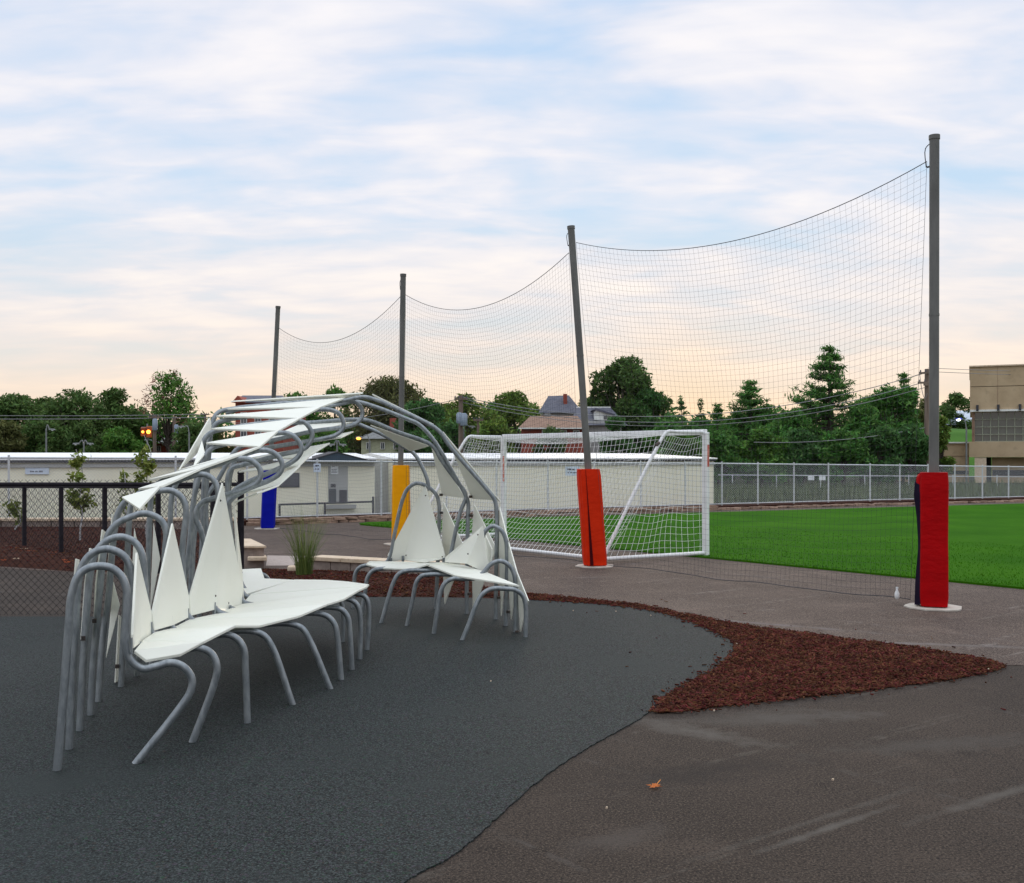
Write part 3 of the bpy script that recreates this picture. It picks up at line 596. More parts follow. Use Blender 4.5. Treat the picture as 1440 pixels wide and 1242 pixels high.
for x, y in fp: MB().box((x, y, fz(y) / 2), .07, .07, fz(y), .75).build('fence_post', 'black_coat', ff, .008)
MB().bar((fp[0][0], fp[0][1], fz(fp[0][1])), (fp[-1][0], fp[-1][1], fz(fp[-1][1])), .06, .07).build('top_rail', 'black_coat', ff)
mb = MB(); links(mb, fp[-1], fp[0], .1, fz(15.7), .1, fz(24), .12, .0028); mb.build('wire_mesh', 'black_coat', ff, kind='stuff')

# low stone wall and the galvanised fence on top of it, along the far side
wl_ = [(-16.5, 25.2), (-7.45, 28.3), (-4.3, 30.2), (-.1, 32.6), (7.0, 36.4), (13.2, 39.6), (21.4, 43.2), (30, 47)]
def along(u):                                               # point of the far wall line on a line of sight
    k = (u - U0) / F
    for a, b in zip(wl_, wl_[1:]):
        dx, dy = b[0] - a[0], b[1] - a[1]; t = (k * a[1] - a[0]) / (dx - k * dy)
        if -1e-6 <= t <= 1: return (a[0] + dx * t, a[1] + dy * t)
sw = thing('stone_edging_wall', (2, 33.6, 0), 'low brown stone edging wall running under the far fence', 'wall')
stone_me = []
for k in range(5):
    r = random.Random(90 + k); bm = bmesh.new(); bmesh.ops.create_cube(bm, size=1)
    for v in bm.verts: v.co += Vector((r.uniform(-.12, .12), r.uniform(-.12, .12), r.uniform(-.06, .06)))
    bmesh.ops.bevel(bm, geom=list(bm.edges), offset=.12, segments=1, affect='EDGES')
    me = bpy.data.meshes.new('stone'); bm.to_mesh(me); bm.free(); me.materials.append(M['stone']); stone_me.append(me)
r = random.Random(5); nst = 0
for a, b in zip(wl_[1:-1], wl_[2:]):
    L = math.hypot(b[0] - a[0], b[1] - a[1]); an = math.atan2(b[1] - a[1], b[0] - a[0])
    for row in range(2 if a[0] < 6 else 1):
        x = r.uniform(0, .2)
        while x < L and nst < 290:
            w = r.uniform(.28, .52); o = bpy.data.objects.new('stone', r.choice(stone_me)); col.objects.link(o); o.parent = sw
            t = (x + w / 2) / L; q = (a[0] + (b[0] - a[0]) * t, a[1] + (b[1] - a[1]) * t)
            o.location = (q[0] - 2, q[1] - 33.6 + r.uniform(-.03, .03), .04 + row * .085); o.scale = (w * r.uniform(.8, 1.05), .26, .09 + r.uniform(-.02, .025)); o.rotation_euler = (r.uniform(-.05, .05), r.uniform(-.06, .06), an + r.uniform(-.08, .08))
            x += w; nst += 1
bank = smooth_poly([(x, y + .13) for x, y in wl_], 3) + [(x, y + 2.2) for x, y in reversed(wl_)]
slab('mulch_bank', bank, .13, 'soil', .18, .02)
def fence_top(u): return np.interp(u, [0, 240, 443, 700, 1000, 1290, 1440, 1600], [1.88, 1.86, 1.77, 1.72, 1.66, 1.54, 1.46, 1.4])
wf = thing('galvanised_fence', (along(700)[0], along(700)[1] + .45, 0), 'long galvanised chain-link fence in front of the cream sheds and the pines', 'fence')
pu = [-110, 3, 241, 343, 443, 534, 627, 698, 771, 837, 903, 966, 1018, 1069, 1120, 1169, 1228, 1270, 1310, 1348, 1387, 1424, 1465, 1505]
pp = []
for u in pu:
    if u < 0: q = (wl_[0][0] + .5, wl_[0][1] + .2)
    else: q = along(u)
    pp.append((q[0], q[1] + .35, fence_top(u)))
mb = MB()
for i, (x, y, zt) in enumerate(pp):
    MB().tube([(x, y, .15), (x, y, zt + .07)], .030, 8).build('fence_post', 'steel_white', wf)
    if i:
        a, b = pp[i - 1], pp[i]
        MB().tube([(a[0], a[1], a[2]), (b[0], b[1], b[2])], .024, 8).build('top_rail', 'steel_white', wf)
        MB().tube([(a[0], a[1], .20), (b[0], b[1], .20)], .022, 8).build('bottom_rail', 'steel_white', wf)
        links(mb, (a[0], a[1] - .03), (b[0], b[1] - .03), .20, a[2], .20, b[2], .085, .0021)
mb.build('wire_mesh', 'steel_white', wf, kind='stuff')

# ================================================================== CREAM SHEDS
SA, SB = Vector((-19.5, 27.2, 0)), Vector((7.55, 38.6, 0)); sdir = (SB - SA).normalized(); snor = Vector((-sdir.y, sdir.x, 0))
def spt(u):
    k = (u - U0) / F; t = (k * SA.y - SA.x) / (sdir.x - k * sdir.y); return SA + sdir * t
sang = math.atan2(sdir.y, sdir.x)
def shed(a, b, lab, right_drop=False):
    L = (b - a).length; root = thing('storage_shed', a + sdir * L / 2, lab, 'shed'); wallh = 1.80; D = 5.5
    MB().hexa([a, b, b + snor * D, a + snor * D], [p + z * wallh for p in (a, b, b + snor * D, a + snor * D)]).build('wall', 'shed_wall', root)
    e = snor * -.12; u_ = z * wallh; nseg = 1
    for p0, p1, nm, m_, zz, hh, off in ((a, b, 'eave_shadow_strip', 'dark_trim_shade', wallh - .035, .07, .10), ):
        MB().bar(p0 - snor * off + z * zz, p1 - snor * off + z * zz, .10, hh).build(nm, m_, root)  # dark bar painted in for the shadow gap under the eave
    MB().bar(a - snor * .05 + z * (wallh - .16), b - snor * .05 + z * (wallh - .16), .06, .10).build('fascia', 'grey_panel', root)
    A0, B0 = a - snor * .18 - sdir * .05, b - snor * .18 + sdir * .05; rg = snor * (D / 2 + .18); rz_ = wallh + .225; hip = sdir * (1.6 if right_drop else 0)
    f = MB(); e0, e1 = A0 + z * (wallh + .004), B0 + z * (wallh + .004); b0, b1 = e0 + rg * 2, e1 + rg * 2; r0, r1 = A0 + rg + z * rz_, B0 + rg - hip + z * rz_; lip = z * .045
    f.add([e0, e1, e1 + lip, e0 + lip, r0, r1, b0 + lip, b1 + lip, b0, b1], [(0, 1, 2, 3), (3, 2, 5, 4), (4, 5, 7, 6), (6, 7, 9, 8), (2, 7, 5), (0, 3, 4, 6, 8), (1, 9, 7, 2), (8, 9, 1, 0)]); f.build('roof', 'shed_roof', root)
    for k in range(1, int(L / 1.2)):
        q = a + sdir * (k * 1.2) - snor * .012; MB().box(q + z * (wallh * .5 - .12), .05, .02, wallh - .30, sang).build('wall_batten', 'shed_wall', root)
    return root
uL = spt(527); uR0 = spt(552)
s1 = shed(SA, uL, 'long cream storage shed with white roof on the left, behind the black fences')
s2 = shed(uR0, SB, 'cream storage shed with white roof behind the soccer goal', True)
# recess between the two
rc = thing('grey_link_wall', spt(540) + snor * .6, 'pale grey wall panel joining the two cream sheds', 'wall')
MB().hexa([uL + snor * .5, uR0 + snor * .5, uR0 + snor * .9, uL + snor * .9], [p + z * 1.78 for p in (uL + snor * .5, uR0 + snor * .5, uR0 + snor * .9, uL + snor * .9)]).build('panel', 'grey_panel', rc)
def wallrect(u0, u1, v0, v1, off=.02):
    a, b = spt(u0), spt(u1); a, b = a - snor * off, b - snor * off
    return [P(u0, v1, a.y), P(u1, v1, b.y), P(u1, v0, b.y), P(u0, v0, a.y)]
def wplate(name, m_, root, u0, u1, v0, v1, off=.02, th=.02): return MB().prism(wallrect(u0, u1, v0, v1, off), snor * -th).build(name, m_, root)
w = wplate('window', 'dark_trim_shade', s1, 389, 421, 665, 685.5, .01); wplate('pane', 'window_dark', w, 391, 405, 667, 683.5, .035); wplate('pane', 'window_dark', w, 407, 419.5, 667, 683.5, .035)
d = wplate('utility_panel', 'grey_panel', s1, 461.5, 489, 651, 708, .01)
wplate('grille', 'window_dark', d, 462.5, 472.5, 687.5, 707, .035); wplate('grille', 'dark_trim_shade', d, 477, 487.5, 689, 706.5, .035); wplate('vent', 'dark_trim_shade', d, 465, 472, 680.5, 685.5, .035)
MB().box(spt(477) - snor * .12 + z * .30, 1.0, .2, .12, sang).build('ac_shelf', 'grey_panel', s1)
nt = wplate('notice', 'sign_white', s1, 465, 475.5, 653.5, 667, .05)
for k, (u0, u1, v0, v1) in enumerate([(467, 470.5, 654.5, 656.5), (466, 474, 660, 660.8), (466, 473, 662, 662.8), (466, 474, 664, 664.8)]): wplate('print', 'ink', nt, u0, u1, v0, v1, .072, .004)
# navy gable porch roof standing on the shed
gb = thing('gable_roof', spt(474) + z * 2.04, 'dark navy gable roof peaking above the left cream shed', 'roof')
ga, gbp, gc = P(424, 650, spt(424).y - .35), P(528, 650, spt(528).y - .35), P(474, 636.5, spt(474).y - .35)
MB().prism([ga, gbp, gc], snor * 1.2).build('gable', 'navy_roof', gb)
MB().prism([P(421, 650, ga.y - .03), P(474, 635.2, gc.y - .03), P(474, 636.6, gc.y - .03), P(427, 650, ga.y - .03)], snor * 1.25).build('verge', 'dark_trim_shade', gb)
MB().prism([P(531, 650, gbp.y - .03), P(525, 650, gbp.y - .03), P(474, 636.6, gc.y - .03), P(474, 635.2, gc.y - .03)], snor * 1.25).build('verge', 'dark_trim_shade', gb)
# signs
def sign(lab, u0, u1, v0, v1, m_, marks, fence=False, dy=0):
    if fence: q = along((u0 + u1) / 2); Y0 = q[1] + .27
    c = [P(u0, v1, Y0), P(u1, v1, Y0), P(u1, v0, Y0), P(u0, v0, Y0)] if fence else wallrect(u0, u1, v0, v1, .03)
    nn = Vector((0, -1, 0)) if fence else -snor
    root = thing('wall_sign', sum(c, Vector()) / 4, lab, 'sign'); MB().prism(c, nn * .02).build('board', m_, root)
    for (a, b, c_, d_) in marks:
        if fence: cc = [P(a, d_, Y0 - .024), P(b, d_, Y0 - .024), P(b, c_, Y0 - .024), P(a, c_, Y0 - .024)]
        else: cc = wallrect(a, b, c_, d_, .054)
        MB().prism(cc, nn * .003).build('print', 'ink', root)
mk = [(47, 49.2, 655.2, 658), (49.5, 51.5, 655.8, 658), (51.8, 53.8, 655.6, 658), (54.2, 56.6, 655.8, 658)]
x = 42.3
for wd_ in (1.6, 1.2, 1.4, -1, 1.5, 1.1, -1, 1.4, 1.2, 1.5):
    if wd_ > 0: mk.append((x, x + wd_, 661.8 + (x % .7), 664)); x += wd_ + .5
    else: x += 1.6
sign('pale blue sign with dark lettering on the left end of the long cream shed', 35.5, 69, 655.5, 667, 'sign_blue', mk)
sign('small pale sign hung on the galvanised fence beside a post near the notice', 441, 451, 652, 664, 'sign_blue', [(443.5, 446, 654, 656.2), (446.5, 448.5, 654, 655.6), (443, 445, 659, 660.2), (446.5, 449, 659, 660.4)], True)
sign('pale blue sign on the fence seen through the goal net', 795, 815, 656, 669, 'sign_blue', [(798, 803, 659, 661.4), (804, 808, 659.5, 661.4), (798, 800, 664, 665.6), (802, 805, 664, 665.6), (806, 811, 664.3, 665.6)], True)
# low dark rail in front of the left shed
rl = thing('low_pipe_rail', spt(460) - snor * .5, 'low dark pipe rail along the foot of the left cream shed', 'rail')
q0, q1, qm = spt(389) - snor * .5, spt(519) - snor * .5, spt(452) - snor * .5
MB().tube([q0 + z * .42, q1 + z * .46], .03, 8).build('rail', 'dark_trim_shade', rl)
for q in (q0, qm, q1): MB().tube([q, q + z * (.62 if q is q1 else .44)], .035, 8).build('leg', 'dark_trim_shade', rl)

# ================================================================== SCULPTURAL BENCH: bent pipe ribs carrying white boards
bench = thing('bench_pavilion', (-1.6, 9.6, 0), 'sculptural bench and canopy of bent galvanised pipes and pointed white boards', 'bench')
TR = .0245
bk = {1: gx(80, 1085), 2: gx(97, 1055), 3: gx(112, 1029), 4: gx(127, 1007), 5: gx(138, 988), 6: gx(170, 967), 7: gx(192, 952), 8: (-3.30, 9.42), 9: (-3.29, 9.85), 10: (-3.27, 10.25), 11: (-3.22, 10.65), 12: (-3.15, 11.05)}
fr = {1: gx(190, 1075), 2: gx(270, 1045), 3: gx(348, 1018), 4: gx(412, 992), 5: gx(465, 970), 6: gx(480, 957), 7: gx(495, 943), 8: gx(506, 928), 9: gx(516, 915), 10: (-1.75, 10.65), 11: (-1.80, 11.25), 12: (-1.90, 11.85)}
PL = {i: Plane(bk[i], fr[i]) for i in bk}
RB = {1: gx(739, 897), 2: gx(725, 890), 3: gx(711, 881), 4: gx(697, 872), 5: gx(656, 864), 6: gx(613, 857)}
RFt = {1: gx(650, 901), 2: gx(610, 892), 3: gx(572, 881), 4: gx(536, 877), 5: (-1.82, 12.45), 6: (-2.0, 13.0)}
PR = {i: Plane(RB[i], RFt[i]) for i in RB}
def rib(pl, pts, name='rib', label=None):
    q = [pl.at(*p) if len(p) == 2 else P(*p) for p in pts]
    o = MB().tube(spline(q, 5), TR, 12).build(name, 'steel', bench)
    return o
def gp(xy): return (xy[0] / xy[1] * F + U0, V0 + H * F / xy[1])
ribs = {
 1: [(80, 1085), (86, 1020), (92, 945), (97, 875), (100.5, 838), (110, 810), (124, 799), (140, 796), (157, 799), (171, 811), (178, 829), (178.5, 860), (177, 905), (183, 927), (200, 940), (220, 937), (240, 932), (258, 938), (270, 955), (268, 972), (255, 993), (190, 1075)],
 2: [(97, 1055), (102, 945), (107, 865), (110, 820), (116, 795), (130, 778), (151, 772), (173, 781), (184, 800), (187, 840), (188, 890), (194, 906), (212, 916), (250, 915), (280, 911), (297, 919), (305, 936), (303, 955), (270, 1045)],
 3: [(112, 1029), (116, 945), (122, 860), (128, 800), (136, 775), (151, 760), (171, 755), (190, 763), (200, 780), (203, 810), (208, 870), (214, 892), (230, 902), (280, 898), (318, 892), (334, 899), (343, 913), (345, 935), (348, 1018)],
 4: [(127, 1007), (131, 932), (139, 845), (145, 785), (152, 752), (165, 736), (184, 727), (202, 722), (218, 726), (229, 735), (234, 750), (232, 780), (232, 840), (237, 876), (252, 890), (300, 890), (350, 887), (370, 893), (382, 908), (412, 992)],
 5: [(138, 988), (145, 895), (152, 845), (160, 755), (166, 722), (176, 706), (195, 697), (227, 690), (241, 690), (253, 697), (260.5, 709), (261.5, 726), (258, 755), (256, 785), (259, 830), (262, 862), (280, 878), (340, 880), (405, 877), (424, 883), (435, 899), (465, 970)],
 6: [(170, 967), (173, 900), (177, 835), (182, 730), (185, 708), (196, 694), (225, 685), (268, 670), (283, 667), (296, 671), (304, 681), (307, 695), (306, 730), (301, 800), (298, 845), (310, 862), (370, 866), (440, 862), (459, 866), (470, 877), (474, 892), (480, 957)],
 7: [(192, 952), (200, 890), (207, 820), (211, 720), (214, 692), (224, 679), (260, 668), (310, 652), (335, 645), (352, 647), (364, 657), (366.5, 668), (362, 678), (349, 686), (325, 694), (300, 701), (285, 706.5), (277, 717), (276, 730), (282, 745), (292, 780), (312, 845), (330, 858), (400, 857), (462, 854), (480, 857), (489, 868), (492, 890), (495, 943)],
 8: [gp(bk[8]), (222, 890), (233, 830), (239, 740), (243, 692), (256, 670), (290, 656), (340, 640), (370, 633), (385, 637), (395, 647), (397, 657), (392, 667), (380, 675), (350, 687), (329, 699), (319.5, 711), (319, 725), (321.5, 748), (326, 776), (334, 820), (342, 846), (360, 851), (430, 847), (487, 842), (500, 848), (506, 862), (506, 928)],
 9: [gp(bk[9]), (248, 880), (262, 800), (268, 745), (272, 705), (282, 665), (290, 640), (299, 630), (315, 625), (394, 609), (406, 610), (417, 617), (424, 630), (421, 640), (411, 649.5), (374, 667), (345, 680), (328, 692), (322, 708), (323, 740), (331, 800), (345, 838), (370, 842), (450, 838), (503, 835), (514, 840), (518.5, 853), (516, 915)],
 10: [gp(bk[10]), (266, 860), (270, 760), (274, 690), (280, 650), (286, 621), (294, 610.5), (308, 605), (425, 593), (434, 600), (439, 611), (436, 622), (428, 631), (397, 639), (340, 654), (327, 658), (321, 668), (320, 692), (323, 745), (334, 805), (348, 832), (380, 834), (440, 832), (470, 836), (481, 850), gp(fr[10])],
 11: [gp(bk[11]), (280, 850), (284, 760), (288, 660), (296, 611), (302, 598), (312, 592), (452, 576), (466, 577), (477, 582), (483, 594), (481.5, 604), (472, 612), (458, 616), (400, 626), (352, 634), (336, 640), (326, 660), (322, 700, 11.0), (335, 800, 11.5), (348, 812, 11.75), (366, 807, 11.95), (376, 813, 12.0), (381, 828, 12.0), (383, 874, 12.0)],
 12: [gp(bk[12]), (294, 800), (290, 700), (294, 640), (299, 594), (306, 581), (320, 576), (486, 563), (499, 565), (508, 574), (509.5, 585), (503, 594), (493, 599), (440, 606.5), (380, 620), (345, 626), (331, 634), (306, 676), (286, 706), (274, 750), (270, 890)]}
for i in ribs: rib(PL[i], ribs[i])
# far bench: low stools first, then arches that rise into the canopy
rib(PR[1], [(650, 901), (660, 876), (670, 850), (679, 835), (692, 828), (710, 828), (725, 830), (735, 838), (739, 850), (739, 897)])
rib(PR[2], [(610, 892), (614, 865), (619, 835), (626, 820), (637, 814), (652, 814), (668, 813), (679, 806), (691, 793), (704, 789), (716, 795), (723, 808), (725, 830), (725, 890)])
rib(PR[3], [(572, 881), (580, 845), (586, 818), (593, 810), (604, 808), (640, 808), (664, 806), (672, 792), (676, 768), (682, 748), (692, 740), (704, 745), (711, 758), (713, 785), (711, 881)])
rib(PR[4], [(536, 877), (545, 845), (553, 820), (560, 808), (570, 803), (620, 803), (655, 801)])
rib(PR[4], [(697, 872), (698, 790), (698, 715), (695, 702), (686, 690), (655, 654), (630, 624), (620, 609), (609, 600), (560, 576), (528, 562), (510, 558.5), (480, 564), (400, 571), (335, 576), (318, 581)])
rib(PR[5], [gp(RFt[5]), (514, 830), (517, 812), (524, 803), (536, 800), (590, 799), (622, 797), (632, 784), (640, 750), (648, 718), (655, 700), (653, 690), (644, 679), (620, 646), (611, 630), (600, 622), (560, 608), (520, 592), (500, 590), (442, 594), (380, 598)])
rib(PR[5], [(656, 864), (657, 790), (658, 725), (658.5, 708), (654, 695), (640, 670), (612, 622), (595, 602), (586, 595), (574, 590), (530, 573), (500, 565), (470, 570), (400, 578)])
rib(PR[6], [gp(RFt[6]), (498, 820), (500, 806), (506, 798), (516, 795), (535, 795), (546, 788), (556, 745), (566, 703), (573, 688), (584, 680), (594, 681), (605, 687), (613, 695), (617, 706), (617, 750), (613, 857)])
rib(PR[6], [(604, 690), (600, 672), (588, 646), (580, 636), (570, 630), (540, 612), (515, 601), (500, 596), (450, 602)])

def board(name, faces, th=.019, up=None, label=None, mat_='plastic'):
    """flat or folded board: list of polygons (3D points) given thickness along their mean normal"""
    nrm = Vector()
    for f in faces:
        for a, b in zip(f, f[1:] + f[:1]): nrm += a.cross(b)
    nrm.normalize()
    if up is not None and nrm.dot(Vector(up)) < 0: nrm = -nrm
    key = {}; vs = []
    def idx(p):
        k = (round(p.x, 4), round(p.y, 4), round(p.z, 4))
        if k not in key: key[k] = len(vs); vs.append(p)
        return key[k]
    fi = [[idx(p) for p in f] for f in faces]; n = len(vs); V = vs + [p + nrm * th for p in vs]; Fs = []; ed = {}
    for f in fi:
        Fs.append(tuple(reversed(f))); Fs.append(tuple(i + n for i in f))
        for a, b in zip(f, f[1:] + f[:1]):
            k = (min(a, b), max(a, b)); ed[k] = ed.get(k, []) + [(a, b)]
    for k, e in ed.items():
        if len(e) == 1: a, b = e[0]; Fs.append((a, b, b + n, a + n))
    o = MB().add(V, Fs).build(name, mat_, bench, .0035)
    if label: o['label'] = label
    return o
Z = Vector((0, 0, 1))
def pl_(i, u, v): return PL[i].at(u, v)
def pr_(i, u, v): return PR[i].at(u, v)
# seats of the near bench
sb = {1: (187, 919), 2: (200, 905), 3: (217, 893), 4: (242, 887), 5: (267, 874), 6: (306, 866), 7: (326, 858), 8: (341, 852), 9: (352, 839), 10: (360, 827)}
sf = {1: (226, 931), 2: (286, 906), 3: (331, 883), 4: (365, 883), 5: (421, 869), 6: (461, 852), 7: (484, 845), 8: (504, 833), 9: (517, 827)}
gap = .006
for i in range(1, 9):
    a, b = pl_(i, *sb[i]), pl_(i, *sf[i]); c, d = pl_(i + 1, *sf[i + 1]), pl_(i + 1, *sb[i + 1])
    if i == 1: a, b = pl_(1, 188, 922), pl_(1, 205, 933)
    e = (c - b).normalized() * gap; e2 = (d - a).normalized() * gap
    if i == 1:
        m_ = P(254, 923.5, 6.72); a, b = a + Z * .012, b + Z * .004; board('seat_board', [[a, b, m_], [a, m_, c], [a, c, d]], .02, (0, 0, 1))
    else: board('seat_board', [[a + e2, b + e, c - e], [a + e2, c - e, d - e2]], .02, (0, 0, 1))
S9 = [pl_(9, *sb[9]), pl_(9, *sf[9]), PZ(519, 825, .58), PZ(490, 821, .58), PZ(460, 818.5, .58), PZ(414, 818, .57)]
board('seat_board', [[S9[0] + Z * .004] + [p + Z * .004 for p in S9[1:]]], .02, (0, 0, 1))
board('seat_board', [[S9[0] + Z * .002 + Vector((-.05, .03, 0)), S9[5] + Vector((-.01, .01, 0)), PZ(372, 816, .58), PZ(367, 801.5, .60), PZ(338, 803, .60), PZ(336, 822, .59)]], .02, (0, 0, 1))
# pointed backrests, folded down the middle
def kite(plf, tip, fold, left, right, name='back_board'):
    t = plf(*tip); f = plf(*fold); l = [plf(*p) for p in left]; r_ = [plf(*p) for p in right]
    return board(name, [[t] + l + [f], [t, f] + r_], .016, (0.3, -1, 0))
kite(pl_, (2, 190, 777), (2, 194, 905), [(1, 183.5, 893), (1, 184.5, 912)], [(3, 211, 893), (3, 210, 861)])
kite(pl_, (4, 240.5, 736), (4, 242, 879), [(3, 211.5, 863), (3, 214, 887)], [(5, 264, 868), (5, 263.5, 840)])
kite(pl_, (6, 311, 679), (6, 302, 857), [(5, 264.5, 840), (5, 266, 866)], [(7, 324, 861), (8, 338.5, 855), (8, 339, 828)])
kite(pl_, (8, 327.5, 703), (8, 333, 800), [(8, 329, 735)], [(9, 342, 852), (9, 338, 800)])
# brackets at the feet of the backrests
for i, (u, v) in [(1, (185, 905)), (2, (194.5, 901)), (3, (213, 882)), (4, (241, 873)), (5, (264.5, 862)), (6, (302, 853)), (7, (324, 857)), (8, (338, 853))]:
    p = pl_(i, u, v); MB().box(p + Vector((.012, -.03, -.01)), .012, .03, .10, .3).build('bracket', 'steel', bench)
# canopy boards: long points to the left, broad ends at the bends
can = [((5, 172, 702), (4, 197, 718.5), (5, 226, 686.5)), ((6, 195, 690), (5, 227, 687), (6, 283, 661.5)), ((7, 210, 677), (6, 281, 662), (7, 338, 641.5)), ((8, 250, 664), (7, 335, 643), (8, 367, 630)),
       ((9, 290, 625), (8, 366, 630.5), (9, 392, 608)), ((10, 297, 605), (9, 391, 608.5), (10, 423, 590)), ((11, 304, 587), (10, 422, 590.5), (11, 452, 574)), ((12, 314, 577), (11, 451, 574.5), (12, 487, 561)), ]
for t, a, b in can: board('canopy_board', [[pl_(*t), pl_(*a), pl_(*b)]], .02, (0, 0, 1))
board('canopy_board', [[pr_(4, 324, 565.5), pl_(12, 486, 561.5), pr_(4, 511, 553.5)]], .02, (0, 0, 1))
# boards under the canopy
und = [((8, 330, 700), (7, 361, 687), (8, 392, 676.5)), ((9, 330, 690), (8, 391, 677), (9, 422, 649)), ((10, 335, 658), (9, 420, 650), (10, 437, 634)), ((11, 350, 639), (10, 430, 639), (11, 464, 618)), ((12, 352, 629), (11, 480, 610), (12, 497, 602))]
for t, a, b in und: board('soffit_board', [[pl_(*t) - Z * .035, pl_(*a) - Z * .035, pl_(*b) - Z * .035]], .016, (0, 0, -1))
board('soffit_board', [[pl_(12, 350, 627), pr_(5, 420, 597), pr_(5, 496, 593)]], .016, (0, 0, -1))
# outer boards along the near row of back legs: slivers when seen end-on
def legpt(i, zz):
    """point of the outer leg of rib i at a height"""
    q = [PL[i].at(*p) if len(p) == 2 else P(*p) for p in ribs[i]]
    for a, b in zip(q, q[1:]):
        if a.z <= zz <= b.z: return a.lerp(b, (zz - a.z) / max(1e-6, b.z - a.z))
    return max(q[:12], key=lambda p: p.z)
O = Vector((-.05, 0, 0))
for q in ([(2, 108.5, 786), (2, 106, 815), (3, 110, 815), (3, 112, 787)], [(3, 128, 771), (3, 121, 820), (3, 115.5, 900), (4, 118.5, 896), (4, 125, 820), (4, 132, 773)], [(4, 145, 745), (4, 136, 822), (4, 134, 868), (5, 138, 866), (5, 141, 822), (5, 149, 748)],
          [(5, 159, 723), (5, 153, 800), (5, 150, 862), (6, 154, 860), (6, 158, 800), (6, 163, 727)], [(6, 160, 818), (6, 169, 851), (6, 149.5, 925)], [(7, 189, 742), (7, 197, 778), (7, 184, 840)], [(8, 216, 735), (8, 225.5, 786), (8, 211, 862)],
          [(6, 168.5, 865), (6, 163, 960), (7, 167, 958), (7, 171, 868)], [(9, 243, 735), (9, 250, 780), (9, 240, 850)]):
    board('outer_board', [[pl_(*p) for p in q]], .012, (-1, -.2, 0))
board('outer_board', [[pl_(11, 295, 588), pl_(11, 299, 602), pl_(10, 276, 640), pl_(9, 252, 662)]], .016, (-1, -.3, 0))
board('outer_board', [[pl_(10, 284, 618), pl_(9, 288.5, 638), pl_(8, 270, 660)]], .016, (-1, -.3, 0))
board('outer_board', [[pl_(12, 298, 592), pl_(12, 300, 600), pl_(11, 268, 640), pl_(10, 256, 657)]], .016, (-1, -.3, 0))
# pipe collar
MB().tube([pl_(10, 271.5, 735), pl_(10, 272, 717)], TR * 1.5, 12).build('pipe_collar', 'bolt', bench)
# bolts on the outer legs
for i, u, v in [(3, 119.5, 896.5), (4, 135, 872), (6, 166.5, 936)]:
    p = pl_(i, u, v); MB().box(p + Vector((0, -.03, 0)), .03, .03, .03, .4).build('bolt', 'bolt', bench)
# screw heads on the near backrests
def screw(p): MB().tube([p, p + Vector((0, -.008, 0))], .009, 8).build('bolt', 'bolt', bench)
for i, u, v in [(4, 240, 762), (4, 238, 800), (4, 229, 868), (6, 310, 704), (6, 303, 838), (6, 281, 851), (2, 191, 800), (7, 321, 848)]:
    p = pl_(i, u, v); screw(P(u, v, p.y - .035))
# far bench boards
kite(pr_, (6, 598.5, 682), (6, 568, 788), [(6, 546, 781), (6, 549, 790)], [(5, 598, 791.5), (5, 626, 786), (5, 626.5, 781)])
fwd = lambda i, u, v: P(u, v, PR[i].at(u, v).y - .09)
kite(fwd, (3, 679.5, 740), (3, 657, 793), [(4, 627, 784), (4, 626.5, 791)], [(3, 680, 804), (3, 686.5, 794)])
board('back_board', [[pr_(4, 681, 746), pr_(3, 693, 772), pr_(3, 691.5, 795), pr_(3, 687, 794)]], .016, (0.3, -1, 0))
board('seat_board', [[pr_(6, 514, 795.5), pr_(5, 537, 801), pr_(4, 577, 802.5), pr_(4, 601, 796)], [pr_(6, 514, 795.5), pr_(4, 601, 796), pr_(5, 622, 793), pr_(6, 520, 791)]], .02, (0, 0, 1))
board('seat_board', [[pr_(4, 601.5, 796.5), pr_(2, 640, 811.5), pr_(1, 731, 826), pr_(2, 684, 807)], [pr_(4, 601.5, 796.5), pr_(2, 684, 807), pr_(4, 652, 797), pr_(4, 622, 793)]], .02, (0, 0, 1))
yo = Vector((.03, .05, 0))
board('outer_board', [[pr_(5, 601.5, 625) + yo, pr_(5, 650, 701) + yo, pr_(6, 618, 697) + yo]], .014, (1, 1, 0))
board('outer_board', [[pr_(4, 629, 627) + yo, pr_(4, 695, 704) + yo, pr_(5, 660, 702) + yo]], .014, (1, 1, 0))
board('soffit_board', [[pr_(5, 521, 597), pr_(5, 604, 626.5), pr_(6, 578, 634)]], .014, (0, 0, -1))
board('canopy_board', [[pr_(4, 523, 555.5), pr_(4, 609, 598), P(610, 600, pr_(4, 609, 598).y + .35), P(526, 558, pr_(4, 523, 555).y + .35)]], .016, (0, 0, 1))
board('outer_board', [[pr_(4, 622, 608), pr_(4, 704, 707), P(698, 703, pr_(4, 698, 703).y + .4), P(624, 612, pr_(4, 624, 612).y + .4)]], .014, (1, 0, .6))
board('outer_board', [[pr_(6, 619.5, 706) + yo, pr_(5, 650, 773) + yo, pr_(6, 621, 851) + yo, pr_(6, 617, 765) + yo]], .014, (1, 1, 0))
board('outer_board', [[pr_(5, 663, 710) + yo, pr_(4, 694, 772) + yo, pr_(5, 661, 862) + yo, pr_(5, 659, 765) + yo]], .014, (1, 1, 0))
board('outer_board', [[pr_(4, 702, 713), pr_(3, 714, 760), pr_(4, 704, 866), pr_(4, 701, 780)]], .014, (1, .3, 0))
board('outer_board', [[pr_(3, 714.5, 762), pr_(2, 727, 807), pr_(3, 718, 871), pr_(3, 714, 815)]], .014, (1, .3, 0))
board('outer_board', [[pr_(2, 727, 806), pr_(1, 742.5, 845), pr_(2, 731, 889), pr_(2, 728, 840)]], .014, (1, .3, 0))
